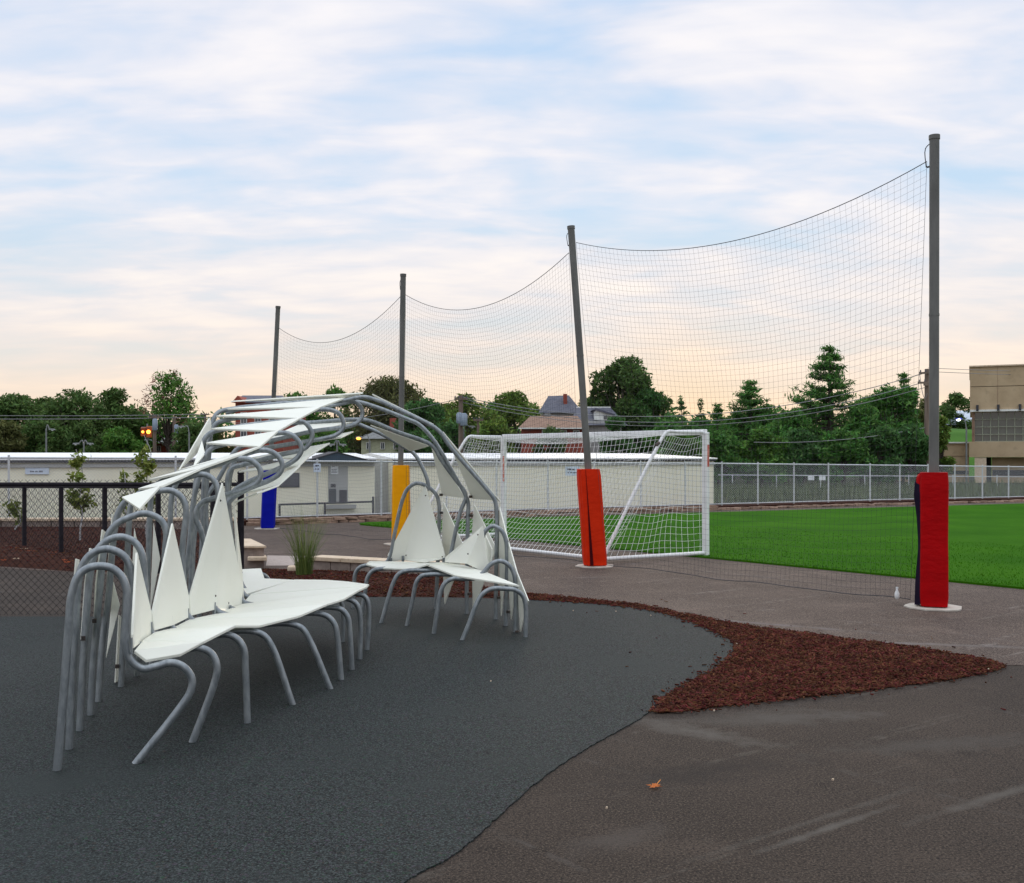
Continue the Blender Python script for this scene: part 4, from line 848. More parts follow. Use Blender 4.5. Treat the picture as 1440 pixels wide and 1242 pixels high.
for i, u, v in [(6, 620.5, 696), (6, 621, 721), (5, 662, 698.5), (5, 663, 725), (5, 660, 835), (4, 701, 840), (3, 714.5, 860), (2, 727, 888)]:
    p = pr_(i, u, v); MB().box(p + Vector((0, -.03, 0)), .035, .03, .03, .4).build('bolt', 'bolt', bench)
for i, u, v in [(6, 598.5, 697), (6, 571, 781), (5, 622, 783), (3, 672, 752), (4, 633, 783), (3, 658, 779)]:
    p = pr_(i, u, v); screw(P(u, v, p.y - .14))
for i, u, v in [(6, 550, 790), (6, 567, 787), (5, 624, 790), (4, 656, 790), (3, 683, 800)]:
    p = pr_(i, u, v); MB().box(p + Vector((0, -.03, 0)), .025, .03, .10, .4).build('bracket', 'steel', bench)

# ================================================================== PLANTING AND LOW WALLS NEAR BY
def low_wall(lab, a, b, h, nb, cap_over=.03, depth=.28):
    a, b = Vector((*a, 0)), Vector((*b, 0)); d = (b - a).normalized(); L = (b - a).length; an = math.atan2(d.y, d.x)
    root = thing('block_wall', (a + b) / 2, lab, 'wall'); r = random.Random(int(L * 100))
    w = L / nb; rows = 2 if h > .25 else 1; bh = (h - .07) / rows
    for row in range(rows):
        for k in range(nb):
            c = a + d * (w * (k + .5 + (.25 if row else 0) * (1 if k < nb - 1 else 0))) + Vector((0, r.uniform(-.008, .008), bh * (row + .5)))
            MB().box(c, w * .965, depth, bh * .96, an).build('block', 'block', root, .012)
    k = 0; x = 0
    while x < L - .05:
        cw = min(.62, L - x); c = a + d * (x + cw / 2) + Vector((0, 0, h - .035)); MB().box(c, cw * .985, depth + cap_over * 2, .07, an + r.uniform(-.01, .01)).build('capstone', 'capstone', root, .01); x += cw
    return root
low_wall('low block wall with pale capstones behind the far bench', gx(444, 801), gx(648, 813), .235, 7)
# stone end pier with stepped capstone
pb = G(352, 797); pier = thing('stone_pier', pb, 'short stone pier with a broad pale capstone beside the black end post', 'pier')
MB().hexa([P(328, 800, 17.4), P(372, 800, 17.4), P(366, 785, 19.2), P(330, 785, 19.2)], [P(328, 768, 17.4) + Vector((0, .02, 0)), P(371, 768, 17.4) + Vector((0, .02, 0)), P(352, 759, 19.2), P(332, 759, 19.2)]).build('block', 'block', pier, .015)
MB().hexa([P(334, 771, 17.35), P(374.5, 771, 17.35), P(353, 760.5, 19.3), P(330, 760.5, 19.3)], [P(334, 767.5, 17.35), P(374.5, 767.5, 17.35), P(353, 757.5, 19.3), P(330, 757.5, 19.3)]).build('capstone', 'capstone', pier, .012)
MB().hexa([P(348, 789, 17.2), P(375.5, 789, 17.2), P(374, 786, 17.7), P(350, 786, 17.7)], [P(348, 783.5, 17.2), P(375.5, 783.5, 17.2), P(374, 780.5, 17.7), P(350, 780.5, 17.7)]).build('step_stone', 'capstone', pier, .01)
sc = G(413, 806); MB_ = MB().box(sc + Vector((0, 0, .06)), .20, .2, .12, .2); tag(MB_.build('loose_stone', 'capstone', None, .03), 'loose pale stone beside the clump of ornamental grass', 'stone')
lw = thing('low_pale_wall', (-8, 26.5, 0), 'low pale capped wall behind the saplings, seen through the black fences', 'wall')
a, b = Vector((-15.5, 26.2, 0)), Vector((-7.2, 26.4, 0)); r = random.Random(2); x = 0; d = (b - a).normalized(); k = 0
while x < (b - a).length:
    cw = r.uniform(.45, .75); MB().box(a + d * (x + cw / 2) + z * .13, cw * .97, .3, .26, 0).build('block', 'block', lw, .02); MB().box(a + d * (x + cw / 2) + z * .305, cw * .98, .36, .08, r.uniform(-.03, .03)).build('capstone', 'capstone', lw, .02); x += cw

def blades(n, base, spread, hmin, hmax, lean, w, seed, segs=5):
    r = np.random.default_rng(seed); V = []; Q = []
    for k in range(n):
        a = r.uniform(0, 6.28); rr = spread * r.random() ** .6; p = np.array([base[0] + rr * math.cos(a), base[1] + rr * math.sin(a), base[2]]); h = r.uniform(hmin, hmax); ln = lean * r.uniform(.2, 1.2); a2 = a + r.normal(0, .7)
        sd_ = np.array([-math.sin(a2 + .8), math.cos(a2 + .8), 0]); i0 = len(V)
        for s_ in range(segs + 1):
            f = s_ / segs; q = p + np.array([math.cos(a2) * ln * f ** 2, math.sin(a2) * ln * f ** 2, h * (f - .22 * (ln / max(h, .01)) * f ** 3)]); ww = w * (1 - f ** 1.5) + w * .08
            V.append(q - sd_ * ww); V.append(q + sd_ * ww)
            if s_: b = i0 + 2 * s_; Q.append((b - 2, b - 1, b + 1, b))
    return V, Q
og = G(428, 812); root = thing('ornamental_grass', og, 'tall feathery clump of green ornamental grass in the mulch', 'grass clump')
V, Q = blades(300, (og.x, og.y, .03), .13, .45, 1.12, .36, .0030, 3); np_mesh('blades', V, Q, 'grass_blade', root, 'stuff')
V, Q = blades(40, (og.x, og.y, .03), .10, .95, 1.32, .36, .0022, 4); np_mesh('seed_stalks', V, Q, 'leaf_sap', root, 'stuff')

def leaf_quads(P_, size, r, aspect=.62, up=.0):
    n = len(P_); nrm = r.normal(0, 1, (n, 3)); nrm[:, 2] += up; nrm /= np.linalg.norm(nrm, axis=1)[:, None]
    t = r.normal(0, 1, (n, 3)); t -= nrm * (t * nrm).sum(1)[:, None]; t /= np.linalg.norm(t, axis=1)[:, None]; b = np.cross(nrm, t)
    sz = (size * (.6 + .8 * r.random(n)))[:, None]
    V = np.stack([P_ - t * sz, P_ + b * sz * aspect * .5 - t * sz * .1 + nrm * sz * .12, P_ + t * sz, P_ - b * sz * aspect * .5 - t * sz * .1 + nrm * sz * .12], 1)
    return V.reshape(-1, 3), np.arange(n * 4).reshape(-1, 4)
def sapling(lab, u, v, vt, seed, nl=420, wpx=18):
    b = G(u, v); Y = b.y; r = np.random.default_rng(seed); hgt = (v - vt) / F * Y; wd = wpx / F * Y
    root = thing('sapling', b, lab, 'sapling', 'young trees behind the black fences')
    tp = [b + Vector((r.normal(0, .02) * k, r.normal(0, .02) * k, hgt * k / 6)) for k in range(7)]
    MB().tube(spline(tp, 3), list(np.linspace(.022, .006, 19)), 7).build('trunk', 'bark_pale', root)
    mb = MB(); pts = []
    for k in range(16):
        f = r.uniform(.32, .95); s_ = tp[0].lerp(tp[-1], f); a = r.uniform(0, 6.28); l = wd * (1.15 - f * .75) * r.uniform(.6, 1.1); e = s_ + Vector((math.cos(a) * l, math.sin(a) * l, l * .55)); mb.tube([s_, s_.lerp(e, .5) + Vector((0, 0, -.01)), e], [.008, .006, .003], 5)
        for q in range(nl // 16): pts.append(np.array(s_.lerp(e, r.uniform(.25, 1.05))) + r.normal(0, .055, 3))
    mb.build('limbs', 'bark', root, kind='stuff'); V, Q = leaf_quads(np.array(pts), .07, r, .9, .6); np_mesh('leaves', V, Q, 'leaf_sap', root, 'stuff')
sapling('slender leafy sapling with pale trunk, left one behind the black fence', 113, 768, 632, 1)
sapling('slender leafy sapling nearer the white canopy behind the black fence', 207, 764, 612, 2, 460, 20)
sapling('small autumn-tinted sapling just left of the sapling by the canopy', 178, 764, 664, 5, 120, 11)
sapling('small dark sapling shrub at the left end of the black post fence', 24, 752, 705, 6, 130, 13)

# fallen leaves
def fallen(lab, c, s_, a, group=None, m_='leaf_fall'):
    n = 11; pts = []
    for k in range(n * 2):
        t = 2 * math.pi * k / (n * 2); rad = s_ * ((1.0 if k % 4 == 0 else .78 if k % 2 == 0 else .42)); pts.append(Vector((c.x + rad * math.cos(t + a), c.y + rad * math.sin(t + a) * .8, c.z + .012 + .25 * s_ * math.sin(t * 1.5 + a) ** 2)))
    mb = MB(); cc = Vector((c.x, c.y, c.z + .008)); mb.add([cc] + pts, [(0, k + 1, (k + 1) % (2 * n) + 1) for k in range(2 * n)])
    mb.tube([cc, cc + Vector((math.cos(a + .4) * s_ * 1.7, math.sin(a + .4) * s_ * 1.7, .02))], .003, 4)
    tag(mb.build('fallen_leaf', m_), lab, 'leaf', group)
fallen('orange maple leaf lying alone on the asphalt in front', G(920, 1109), .05, .6, None, 'leaf_maple')
r = random.Random(8)
for k, (u, v) in enumerate([(9, 776), (20, 779), (26, 783), (35, 781), (44, 784), (14, 792), (23, 795), (5, 797), (91, 797), (97, 793), (94, 800), (54, 748), (48, 754), (75, 786), (104, 778), (118, 776), (140, 782)]):
    fallen('small dry fallen leaf on the red mulch behind the near black fence', G(u, v) + z * .10, r.uniform(.06, .10), r.uniform(0, 6), 'fallen leaves on the mulch', 'capstone' if k % 3 == 0 else 'leaf_fall')
r = random.Random(18)
for k, (u, v) in enumerate([(853, 1141), (1171, 1101), (866, 862), (1004, 1003), (1196, 946), (806, 861), (915, 868), (1390, 944), (690, 961), (1036, 908)]):
    p = G(u, v); mb = MB(); q = [Vector((p.x + r.uniform(.6, 1) * .009 * math.cos(a), p.y + r.uniform(.6, 1) * .009 * math.sin(a), .014)) for a in (0, 1.2, 2.5, 3.8, 5.1)]; mb.prism(q, (0.002, 0, .012)); tag(mb.build('pebble', 'capstone', None, .003), 'tiny pale pebble lying loose on the dark paving', 'pebble', 'pebbles scattered on the paving')

# ================================================================== TREES BEYOND THE SHEDS
def tree(name, lab, u, vt, wpx, Y, m_, seed, vb=None, n=4200, leaf=.26, lobes=18, red=None, sparse=False, depth=.9, trunk=True):
    n = int(n * 1.7); leaf = leaf * .78; lobes = int(lobes * 1.5); wpx = wpx * (1.0 if sparse else 1.14)
    """crown of many leaf-sized faces gathered in uneven lobes round real limbs"""
    r = np.random.default_rng(seed); x = (u - U0) / F * Y; top = H - (vt - V0) / F * Y; w = wpx / F * Y
    zb_ = .25 if vb is None else max(.3, H - (vb - V0) / F * Y)
    root = thing(name, (x, Y, 0), lab, 'tree' if 'tree' in name else 'shrub', 'trees and shrubs beyond the field')
    hc = (top - zb_) / 2; cz = zb_ + hc
    C = []; RR = []
    for k in range(lobes):
        a = r.uniform(0, 6.283); zz = r.uniform(-1, 1); ring = math.sqrt(max(0, 1 - max(0, zz) ** 2)) * r.uniform(.35, 1.0); s_ = w * r.uniform(.20, .38)
        C.append((x + math.cos(a) * ring * (w - s_ * .75), Y + math.sin(a) * ring * (w - s_ * .75) * depth, cz + zz * (hc - s_ * .75))); RR.append(s_)
    C.append((x + r.normal(0, .12) * w, Y, top - w * .26)); RR.append(w * .28)
    C = np.array(C); RR = np.array(RR)
    mb = MB(); tr = max(.10, w * .055); tz = zb_ + hc * .55
    mb.tube([(x, Y, 0), (x + r.normal(0, .1), Y, tz * .5), (x + r.normal(0, .15), Y, tz)], [tr * 1.3, tr, tr * .7], 8)
    if trunk:
        for c, s_ in zip(C, RR):
            st = Vector((x, Y, r.uniform(.55, 1.0) * tz)); e = Vector(c); mid = st.lerp(e, .5) + Vector((r.normal(0, .12), r.normal(0, .12), .1 * s_)); mb.tube([st, mid, e], [tr * .5, tr * .3, tr * .1], 5)
            for q in range(5 if sparse else 2):
                d = r.normal(0, 1, 3); d[2] = abs(d[2]); d /= np.linalg.norm(d); mb.tube([e, e + Vector(d) * s_ * .55, e + Vector(d) * s_ * 1.05 + Vector((0, 0, .05))], [tr * .13, tr * .09, tr * .035], 4)
        mb.build('trunk', 'bark', root)
    else: mb.build('trunk', 'bark', root)
    pick = r.choice(len(C), n, p=RR ** 2 / (RR ** 2).sum()); d = r.normal(0, 1, (n, 3)); d /= np.linalg.norm(d, axis=1)[:, None]
    rad = RR[pick] * (.35 + .65 * r.random(n) ** .45) * (1 + .16 * np.sin(d[:, 0] * 7 + pick) * np.sin(d[:, 2] * 6 + pick * 2))
    Pt = C[pick] + d * rad[:, None] * np.array([1, 1, .85]); Pt += r.normal(0, leaf * .35, Pt.shape); Pt[:, 2] = np.maximum(Pt[:, 2], .05)
    if red is not None:
        k = pick % 3 == 0; V, Q = leaf_quads(Pt[k][:int(k.sum() * .45)], leaf * .7, r); np_mesh('bare_twigs', V, Q, red, root, 'stuff'); Pt = Pt[~k]
    V, Q = leaf_quads(Pt, leaf, r, .75, .4); np_mesh('crown', V, Q, m_, root, 'stuff')
def pine(lab, u, vt, wpx, Y, m_, seed, n=26, dens=1.0, ex=.8):
    wpx = wpx * 1.12
    r = np.random.default_rng(seed); x = (u - U0) / F * Y; top = H - (vt - V0) / F * Y; w = wpx / F * Y
    root = thing('pine_tree', (x, Y, 0), lab, 'tree', 'trees and shrubs beyond the field')
    mb = MB(); mb.tube([(x, Y, 0), (x + .1, Y, top * .5), (x, Y, top * .97)], [w * .07, w * .045, w * .012], 8); pts = []
    for k in range(n * 4):
        f = r.random() ** .85; f = (f * .55 + .45 * round(f * 13) / 13); hz = top * (.05 + .95 * min(f, .985)); l = w * (1 - f) ** ex * r.uniform(.45, 1.2) + w * .035; a = r.uniform(0, 6.283)
        s_ = Vector((x, Y, hz)); e = s_ + Vector((math.cos(a) * l, math.sin(a) * l, l * r.uniform(-.02, .34))); mid = s_.lerp(e, .55) - Vector((0, 0, l * .07))
        mb.tube([s_, mid, e], [w * .014, w * .009, w * .004], 4)
        m = int((14 + 70 * l / w) * dens)
        t = r.uniform(.25, 1.06, m) ** .8
        base_ = np.array([np.array(s_.lerp(mid, min(1, tt / .55)) if tt < .55 else mid.lerp(e, (tt - .55) / .45)) for tt in t])
        pts.append(base_ + r.normal(0, 1, (m, 3)) * np.array([.15, .15, .065]) * (w / 2.6) ** .5 + np.array([0, 0, .06]))
    for tt in np.linspace(.86, 1.0, 7): pts.append(np.array([[x, Y, top * tt]]) + r.normal(0, .10, (8, 3)))
    mb.build('trunk', 'bark', root)
    V, Q = leaf_quads(np.concatenate(pts), .19, r, .42, .9); np_mesh('crown', V, Q, m_, root, 'stuff')
T = tree
T('deciduous_tree', 'dark round-topped tree at the far left edge of the picture', 26, 553, 50, 88, 'leaf_dark', 1, n=5200)
T('deciduous_tree', 'broad dark green tree, widest of the clump on the left', 108, 545, 62, 86, 'leaf_dark', 2, n=6500, lobes=24)
T('deciduous_tree', 'dark green tree between the broad dark tree and the thinning reddish tree', 160, 545, 46, 89, 'leaf_dark', 3, n=5200)
T('deciduous_tree', 'tall thinning tree with reddish bare twigs behind the amber traffic light', 236, 518, 48, 90, 'leaf_mid', 4, 640, n=2600, leaf=.25, lobes=22, red='leaf_red', sparse=True)
T('leafy_shrub', 'bright green bush just left of the amber traffic light', 168, 602, 33, 66, 'leaf_mid', 5, n=3600, leaf=.2)
T('leafy_shrub', 'rusty brown bush at the far left edge under the dark tree', 6, 592, 30, 70, 'leaf_brown', 6, n=2600, leaf=.2)
T('leafy_shrub', 'dark green bush under the broad dark tree behind the left shed', 62, 588, 40, 72, 'leaf_dark', 7, n=3400, leaf=.2)
T('leafy_shrub', 'dark bush under the left tree clump beside the bright green bush', 118, 592, 36, 74, 'leaf_dark', 8, n=3200, leaf=.2)
T('leafy_shrub', 'dark bush at the foot of the thinning reddish tree', 272, 592, 34, 78, 'leaf_dark', 9, n=2800, leaf=.2)
T('deciduous_tree', 'low green tree just right of the blue padded post', 418, 550, 42, 96, 'leaf_mid', 10, n=3600)
T('deciduous_tree', 'green tree showing above the peak of the white canopy', 470, 545, 36, 98, 'leaf_mid', 11, n=3600)
T('deciduous_tree', 'big brownish tree behind the yellow padded post', 548, 529, 66, 95, 'leaf_brown', 12, n=7000, lobes=26)
T('deciduous_tree', 'dark tree under the brownish tree right of the yellow post', 598, 562, 44, 84, 'leaf_deep', 13, n=4000)
T('deciduous_tree', 'light green tree behind the utility pole with the transformer', 656, 554, 44, 92, 'leaf_light', 14, n=4400)
T('deciduous_tree', 'light green tree left of the slate roof with a chimney', 722, 551, 44, 96, 'leaf_light', 15, n=4400)
T('leafy_shrub', 'green bush beside the lit street lamp behind the canopy', 452, 602, 40, 70, 'leaf_mid', 16, n=3200, leaf=.2)
T('leafy_shrub', 'light green bush in front of the brown-roofed brick house', 700, 588, 38, 66, 'leaf_light', 17, n=3400, leaf=.2)
T('leafy_shrub', 'dark bush low behind the left corner of the goal', 628, 590, 34, 70, 'leaf_deep', 18, n=2800, leaf=.2)
T('deciduous_tree', 'tallest dark green tree behind the orange-red padded post', 880, 500, 58, 92, 'leaf_dark', 19, n=7000, lobes=24, leaf=.28)
T('deciduous_tree', 'dark tree leaning on the right flank of the tallest dark tree', 914, 545, 36, 90, 'leaf_deep', 20, n=4000)
T('deciduous_tree', 'dark tree on the left flank of the tallest dark tree', 838, 545, 24, 93, 'leaf_dark', 21, n=2200)
T('leafy_shrub', 'dark evergreen bush in front of the house with the dormer', 866, 586, 26, 70, 'leaf_deep', 22, n=2600, leaf=.2)
T('leafy_shrub', 'green bush right of the tallest dark tree behind the goal', 935, 592, 34, 72, 'leaf_pine', 23, n=3200, leaf=.2)
T('leafy_shrub', 'small dark bush between brick house and dormer house', 775, 598, 24, 68, 'leaf_dark', 24, n=2000, leaf=.2)
for k, (u, vt, w, Yk, m_, lab) in enumerate([(388, 562, 34, 104, 'leaf_mid', 'low green tree directly behind the blue padded post'), (506, 552, 40, 103, 'leaf_brown', 'brownish tree between the canopy peak and the yellow post'), (625, 566, 40, 104, 'leaf_brown', 'olive brown tree left of the transformer pole'),
        (690, 562, 40, 106, 'leaf_mid', 'green tree between the transformer pole and the slate roof'), (752, 566, 36, 108, 'leaf_light', 'light green tree directly behind the slate roof house'), (826, 560, 34, 108, 'leaf_dark', 'dark tree behind the orange-red post pole and dormer house'), (945, 582, 40, 104, 'leaf_pine', 'green tree filling the gap right of the tallest dark tree'),
        (985, 588, 36, 90, 'leaf_pine', 'evergreen mass at the foot of the spindly pine'), (1030, 584, 40, 84, 'leaf_mid', 'green tree behind the pointed pine'), (1085, 570, 42, 82, 'leaf_pine', 'evergreen filling the gap left of the tall pine'), (1140, 566, 46, 80, 'leaf_pine', 'broad evergreen standing behind the tall pine'), (1225, 556, 44, 82, 'leaf_mid', 'green tree between the tall pine and the rounded evergreen'),
        (62, 560, 42, 96, 'leaf_dark', 'dark tree filling the gap between the two left-hand crowns'), (192, 575, 34, 96, 'leaf_dark', 'dark tree behind the bright green bush'), (300, 596, 34, 100, 'leaf_brown', 'low olive tree just left of the brick house')]):
    T('deciduous_tree' if 'evergreen' not in lab else 'evergreen_tree', lab, u, vt, w, Yk, m_, 80 + k, n=3600, leaf=.25, lobes=20)
pine('small wispy pine where the sunset glow shows', 958, 560, 15, 84, 'leaf_deep', 31, 9, .6)
pine('small spindly pine just right of the sunset glow', 985, 563, 18, 84, 'leaf_deep', 32, 10, .6)
pine('bushy pine with twin tops left of the tall pine', 1054, 538, 54, 72, 'leaf_pine', 33, 40)
pine('tall pine with spreading upper branches, highest on the right', 1166, 490, 84, 70, 'leaf_pine', 34, 44, 1.3, .95)
pine('pine with a pointed crown left of the bushy twin-topped pine', 1008, 570, 30, 76, 'leaf_pine', 35, 18)
T('evergreen_tree', 'rounded evergreen beside the wooden utility pole', 1258, 540, 52, 70, 'leaf_pine', 36, n=7000, lobes=26, leaf=.22)
pine('pine leader rising out of the rounded evergreen', 1270, 527, 30, 71, 'leaf_pine', 37, 16)
T('evergreen_tree', 'dense evergreen between the bushy pine and the tall pine', 1106, 575, 42, 68, 'leaf_pine', 38, n=5200, leaf=.21)
T('evergreen_tree', 'dense evergreen just right below the tall pine', 1212, 570, 40, 67, 'leaf_pine', 39, n=5200, leaf=.21)
for k, (u, vt, w, m_, lab) in enumerate([(1012, 606, 42, 'leaf_pine', 'low green evergreen shrub right behind the goal post'), (1072, 604, 40, 'leaf_mid', 'low lighter green shrub under the bushy pine'), (1130, 602, 42, 'leaf_deep', 'low dark shrub left below the tall pine'),
        (1186, 604, 40, 'leaf_pine', 'low green shrub right below the tall pine'), (1238, 600, 38, 'leaf_deep', 'low dark shrub under the rounded evergreen'), (1284, 598, 30, 'leaf_deep', 'low dark shrub at the foot of the wooden utility pole'), (960, 610, 34, 'leaf_mid', 'low green shrub seen through the right side of the goal net')]):
    T('leafy_shrub', lab, u, vt, w, 62, m_, 50 + k, n=5200, leaf=.19, lobes=22)
T('deciduous_tree', 'distant tree between the utility pole and the beige building', 1345, 553, 28, 125, 'leaf_dark', 60, n=2600, leaf=.35)
T('leafy_shrub', 'green shrub just right of the dark red padded post above the wall', 1322, 586, 16, 72, 'leaf_light', 61, n=1800, leaf=.2)
T('deciduous_tree', 'distant low tree left of the wooden utility pole', 1300, 560, 20, 120, 'leaf_brown', 62, n=1500, leaf=.32)
# far wood that closes the horizon
nW = 24000; ww = np.random.default_rng(77); X = ww.uniform(-130, 120, nW); Yw = 140 + ww.normal(0, 6, nW); Zw = ww.random(nW) ** .7 * (7.4 + .8 * np.sin(X * .12) + .8 * np.sin(X * .37 + 1))
V, Q = leaf_quads(np.stack([X, Yw, Zw], 1), .48, ww, .8, .3); o = np_mesh('distant_wood', V, Q, 'leaf_deep'); tag(o, 'far low line of woods closing the horizon behind the trees', 'woods'); o['kind'] = 'stuff'
# weeds between the far fence and the trees
r = np.random.default_rng(5); nw = 5000; uu = r.uniform(1000, 1560, nw); Yb = 41 + (uu - 1000) / 440 * 6 + r.random(nw) * 14
Pw = np.stack([(uu - U0) / F * Yb, Yb, np.zeros(nw)], 1); hg = r.uniform(.25, .75, nw); ang = r.uniform(0, 3.14, nw); V = np.zeros((nw, 3, 3)); ax_ = np.stack([np.cos(ang), np.sin(ang), np.zeros(nw)], 1) * .03
V[:, 0] = Pw - ax_; V[:, 1] = Pw + ax_; V[:, 2] = Pw + np.stack([r.normal(0, .1, nw), r.normal(0, .1, nw), hg], 1)
o = np_mesh('tall_weeds', V.reshape(-1, 3), np.arange(nw * 3).reshape(-1, 3), 'weed'); tag(o, 'pale tall weeds behind the far fence on the right', 'weeds'); o['kind'] = 'stuff'

# ================================================================== HOUSES
def rect(u0, u1, v0, v1, Y): return [P(u0, v1, Y), P(u1, v1, Y), P(u1, v0, Y), P(u0, v0, Y)]
BY = Vector((0, 1, 0))
def plate(name, m_, root, u0, u1, v0, v1, Y, d=.1): return MB().prism(rect(u0, u1, v0, v1, Y), BY * d).build(name, m_, root)
def wind(root, u0, u1, v0, v1, Y, fm='trim_white'):
    w_ = plate('window', fm, root, u0, u1, v0, v1, Y - .12, .1); um = (u0 + u1) / 2; e = min(.9, (u1 - u0) * .14)
    plate('pane', 'window_dark', w_, u0 + e, um - e * .4, v0 + e, v1 - e, Y - .15, .05); plate('pane', 'window_dark', w_, um + e * .4, u1 - e, v0 + e, v1 - e, Y - .15, .05)
def house(name, lab, u0, u1, ve, Y, D, m_wall, m_roof, roof, cat='house'):
    root = thing(name, P((u0 + u1) / 2, V0 + H * F / Y, Y), lab, cat); vg = V0 + H * F / Y
    MB().prism(rect(u0, u1, ve, vg, Y), BY * D).build('wall', m_wall, root); MB().prism(roof[0], roof[1]).build('roof', m_roof, root) if roof else None
    return root
# brick house behind the canopy, left
Y = 82; h = house('brick_house', 'red brick house with a small gable behind the left of the white canopy', 331, 398, 566, Y, 9, 'brick', 'roof_slate', ([P(325, 566, Y - .4), P(404, 566, Y - .4), P(396, 558, Y + 4), P(340, 558, Y + 4)], (0, .3, .12)))
MB().prism([P(326, 566, Y - .5), P(345, 566, Y - .5), P(334, 556.5, Y - .5)], BY * 5).build('gable', 'brick', h)
for u in (338, 358, 378): wind(h, u, u + 9, 580, 596, Y)
for u in (338, 358, 378): wind(h, u, u + 9, 606, 622, Y)
# pale green house behind the yellow post
Y = 84; h = house('pale_green_house', 'pale green two-storey house behind the yellow padded post', 508, 612, 617, Y, 8, 'pale_green', 'lamp_grey', None)
MB().hexa([P(504, 617, Y - .5), P(616, 617, Y - .5), P(616, 617, Y + 8.5), P(504, 617, Y + 8.5)], [P(524, 608, Y + 4), P(600, 608, Y + 4), P(600, 608, Y + 4.2), P(524, 608, Y + 4.2)]).build('roof', 'lamp_grey', h)
for u in (515, 535, 553, 575, 592): wind(h, u, u + 6, 622, 632, Y)
MB().prism(rect(548, 556, 588, 612, Y + 4), BY * .8).build('chimney', 'brick', h)
# brown-roofed brick house behind the goal
Y = 80; h = house('brown_roof_house', 'brick house with a brown hipped roof behind the goal', 734, 822, 602, Y, 9, 'brick', 'roof_brown', None)
MB().hexa([P(728, 602.5, Y - .6), P(826, 602.5, Y - .6), P(826, 602.5, Y + 9.6), P(728, 602.5, Y + 9.6)], [P(746, 585, Y + 4), P(812, 585, Y + 4), P(812, 585, Y + 5), P(746, 585, Y + 5)]).build('roof', 'roof_brown', h)
plate('gutter', 'trim_white', h, 729, 825, 601.5, 603.2, Y - .7, .1)
for u in (762, 788, 806): wind(h, u, u + 9, 605, 614, Y)
MB().box(P(770, 584.5, Y + 4), .5, .5, .35).build('roof_vent', 'lamp_grey', h)
# slate roof with chimney
Y = 96; h = house('slate_roof_house', 'house with a dark slate hipped roof and red brick chimney', 764, 812, 580, Y, 8, 'grey_panel', 'roof_slate', None)
MB().hexa([P(757, 580.5, Y - .5), P(820, 580.5, Y - .5), P(820, 580.5, Y + 8.5), P(757, 580.5, Y + 8.5)], [P(771, 557, Y + 3), P(800, 556, Y + 3), P(800, 556, Y + 5), P(771, 557, Y + 5)]).build('roof', 'roof_slate', h)
MB().prism(rect(792.5, 797.5, 554, 572, Y + 1.2), BY * .7).build('chimney', 'brick', h)
# dormer house
Y = 86; h = house('dormer_house', 'grey-roofed house with a white dormer window', 806, 874, 592, Y, 8, 'grey_panel', 'roof_slate', None)
MB().hexa([P(800, 598, Y - .5), P(882, 598, Y - .5), P(882, 596, Y + 8.5), P(800, 596, Y + 8.5)], [P(812, 573, Y + 4), P(858, 573, Y + 4), P(858, 573, Y + 4.4), P(812, 573, Y + 4.4)]).build('roof', 'roof_slate', h)
plate('ridge_cap', 'trim_white', h, 811, 859, 572, 573.6, Y + 3.9, .7)
dm = MB().prism([P(836, 591, Y + .4), P(862, 591, Y + .4), P(862, 583, Y + .4), P(838, 575.5, Y + .4)], BY * 3).build('dormer', 'trim_white', h); plate('pane', 'window_dark', dm, 849, 853.6, 583.5, 589.5, Y + .3, .06); plate('pane', 'window_dark', dm, 854.4, 859, 584, 589.5, Y + .3, .06)
MB().prism([P(834, 576.2, Y + .2), P(838, 574, Y + .2), P(865, 582.5, Y + .2), P(865, 584.5, Y + .2)], BY * 3.2).build('dormer_roof', 'roof_slate', h)
# small brick building by the traffic light
Y = 92; h = house('small_brick_house', 'small red brick building with pale roof below the amber traffic light', 200, 250, 623, Y, 6, 'brick', 'lamp_grey', None)
MB().hexa([P(197, 623, Y - .4), P(253, 623, Y - .4), P(253, 623, Y + 6.4), P(197, 623, Y + 6.4)], [P(206, 616, Y + 3), P(244, 616, Y + 3), P(244, 616, Y + 3.2), P(206, 616, Y + 3.2)]).build('roof', 'lamp_grey', h)
for u in (205, 220, 236): wind(h, u, u + 6, 627, 635, Y)

# ================================================================== BEIGE BUILDING ON THE RIGHT
Y = 74; bb = thing('concrete_building', P(1430, 679, Y), 'modern beige concrete building with a gridded window band at the right edge', 'building'); UR = 1620
th_ = R(24); fd = Vector((math.cos(th_), -math.sin(th_), 0)); BDv = Vector((math.sin(th_), math.cos(th_), 0)); A_ = Vector(((1364 - U0) / F * Y, Y, 0))
def rectb(u0, u1, v0, v1, off):
    """rectangle on the building's turned front, measured where it meets the left corner"""
    out_ = []
    for u, v in ((u0, v1), (u1, v1), (u1, v0), (u0, v0)):
        p = A_ + fd * ((u - 1364) / F * Y * 1.0) + BDv * off; out_.append(Vector((p.x, p.y, H - (v - V0) / F * Y)))
    return out_
def plate_b(name, m_, root, u0, u1, v0, v1, yy, d=.1): return MB().prism(rectb(u0, u1, v0, v1, yy - Y), BDv * d).build(name, m_, root)
plate_b('upper_wall', 'beige', bb, 1364, UR, 544.6, 578, Y, 14); plate_b('upper_wall', 'beige', bb, 1364, UR, 516.5, 543.8, Y, 14)
for u in (1399, 1434, 1470, 1505): plate_b('panel_joint', 'roof_brown', bb, u, u + .35, 517, 578, Y - .012, .05)
MB().prism(rectb(1363, UR, 514.6, 516.4, -.15), BDv * 14.3).build('parapet_cap', 'capstone', bb)
plate_b('window_head', 'trim_white', bb, 1364, UR, 576.6, 579.4, Y - .25, .3)
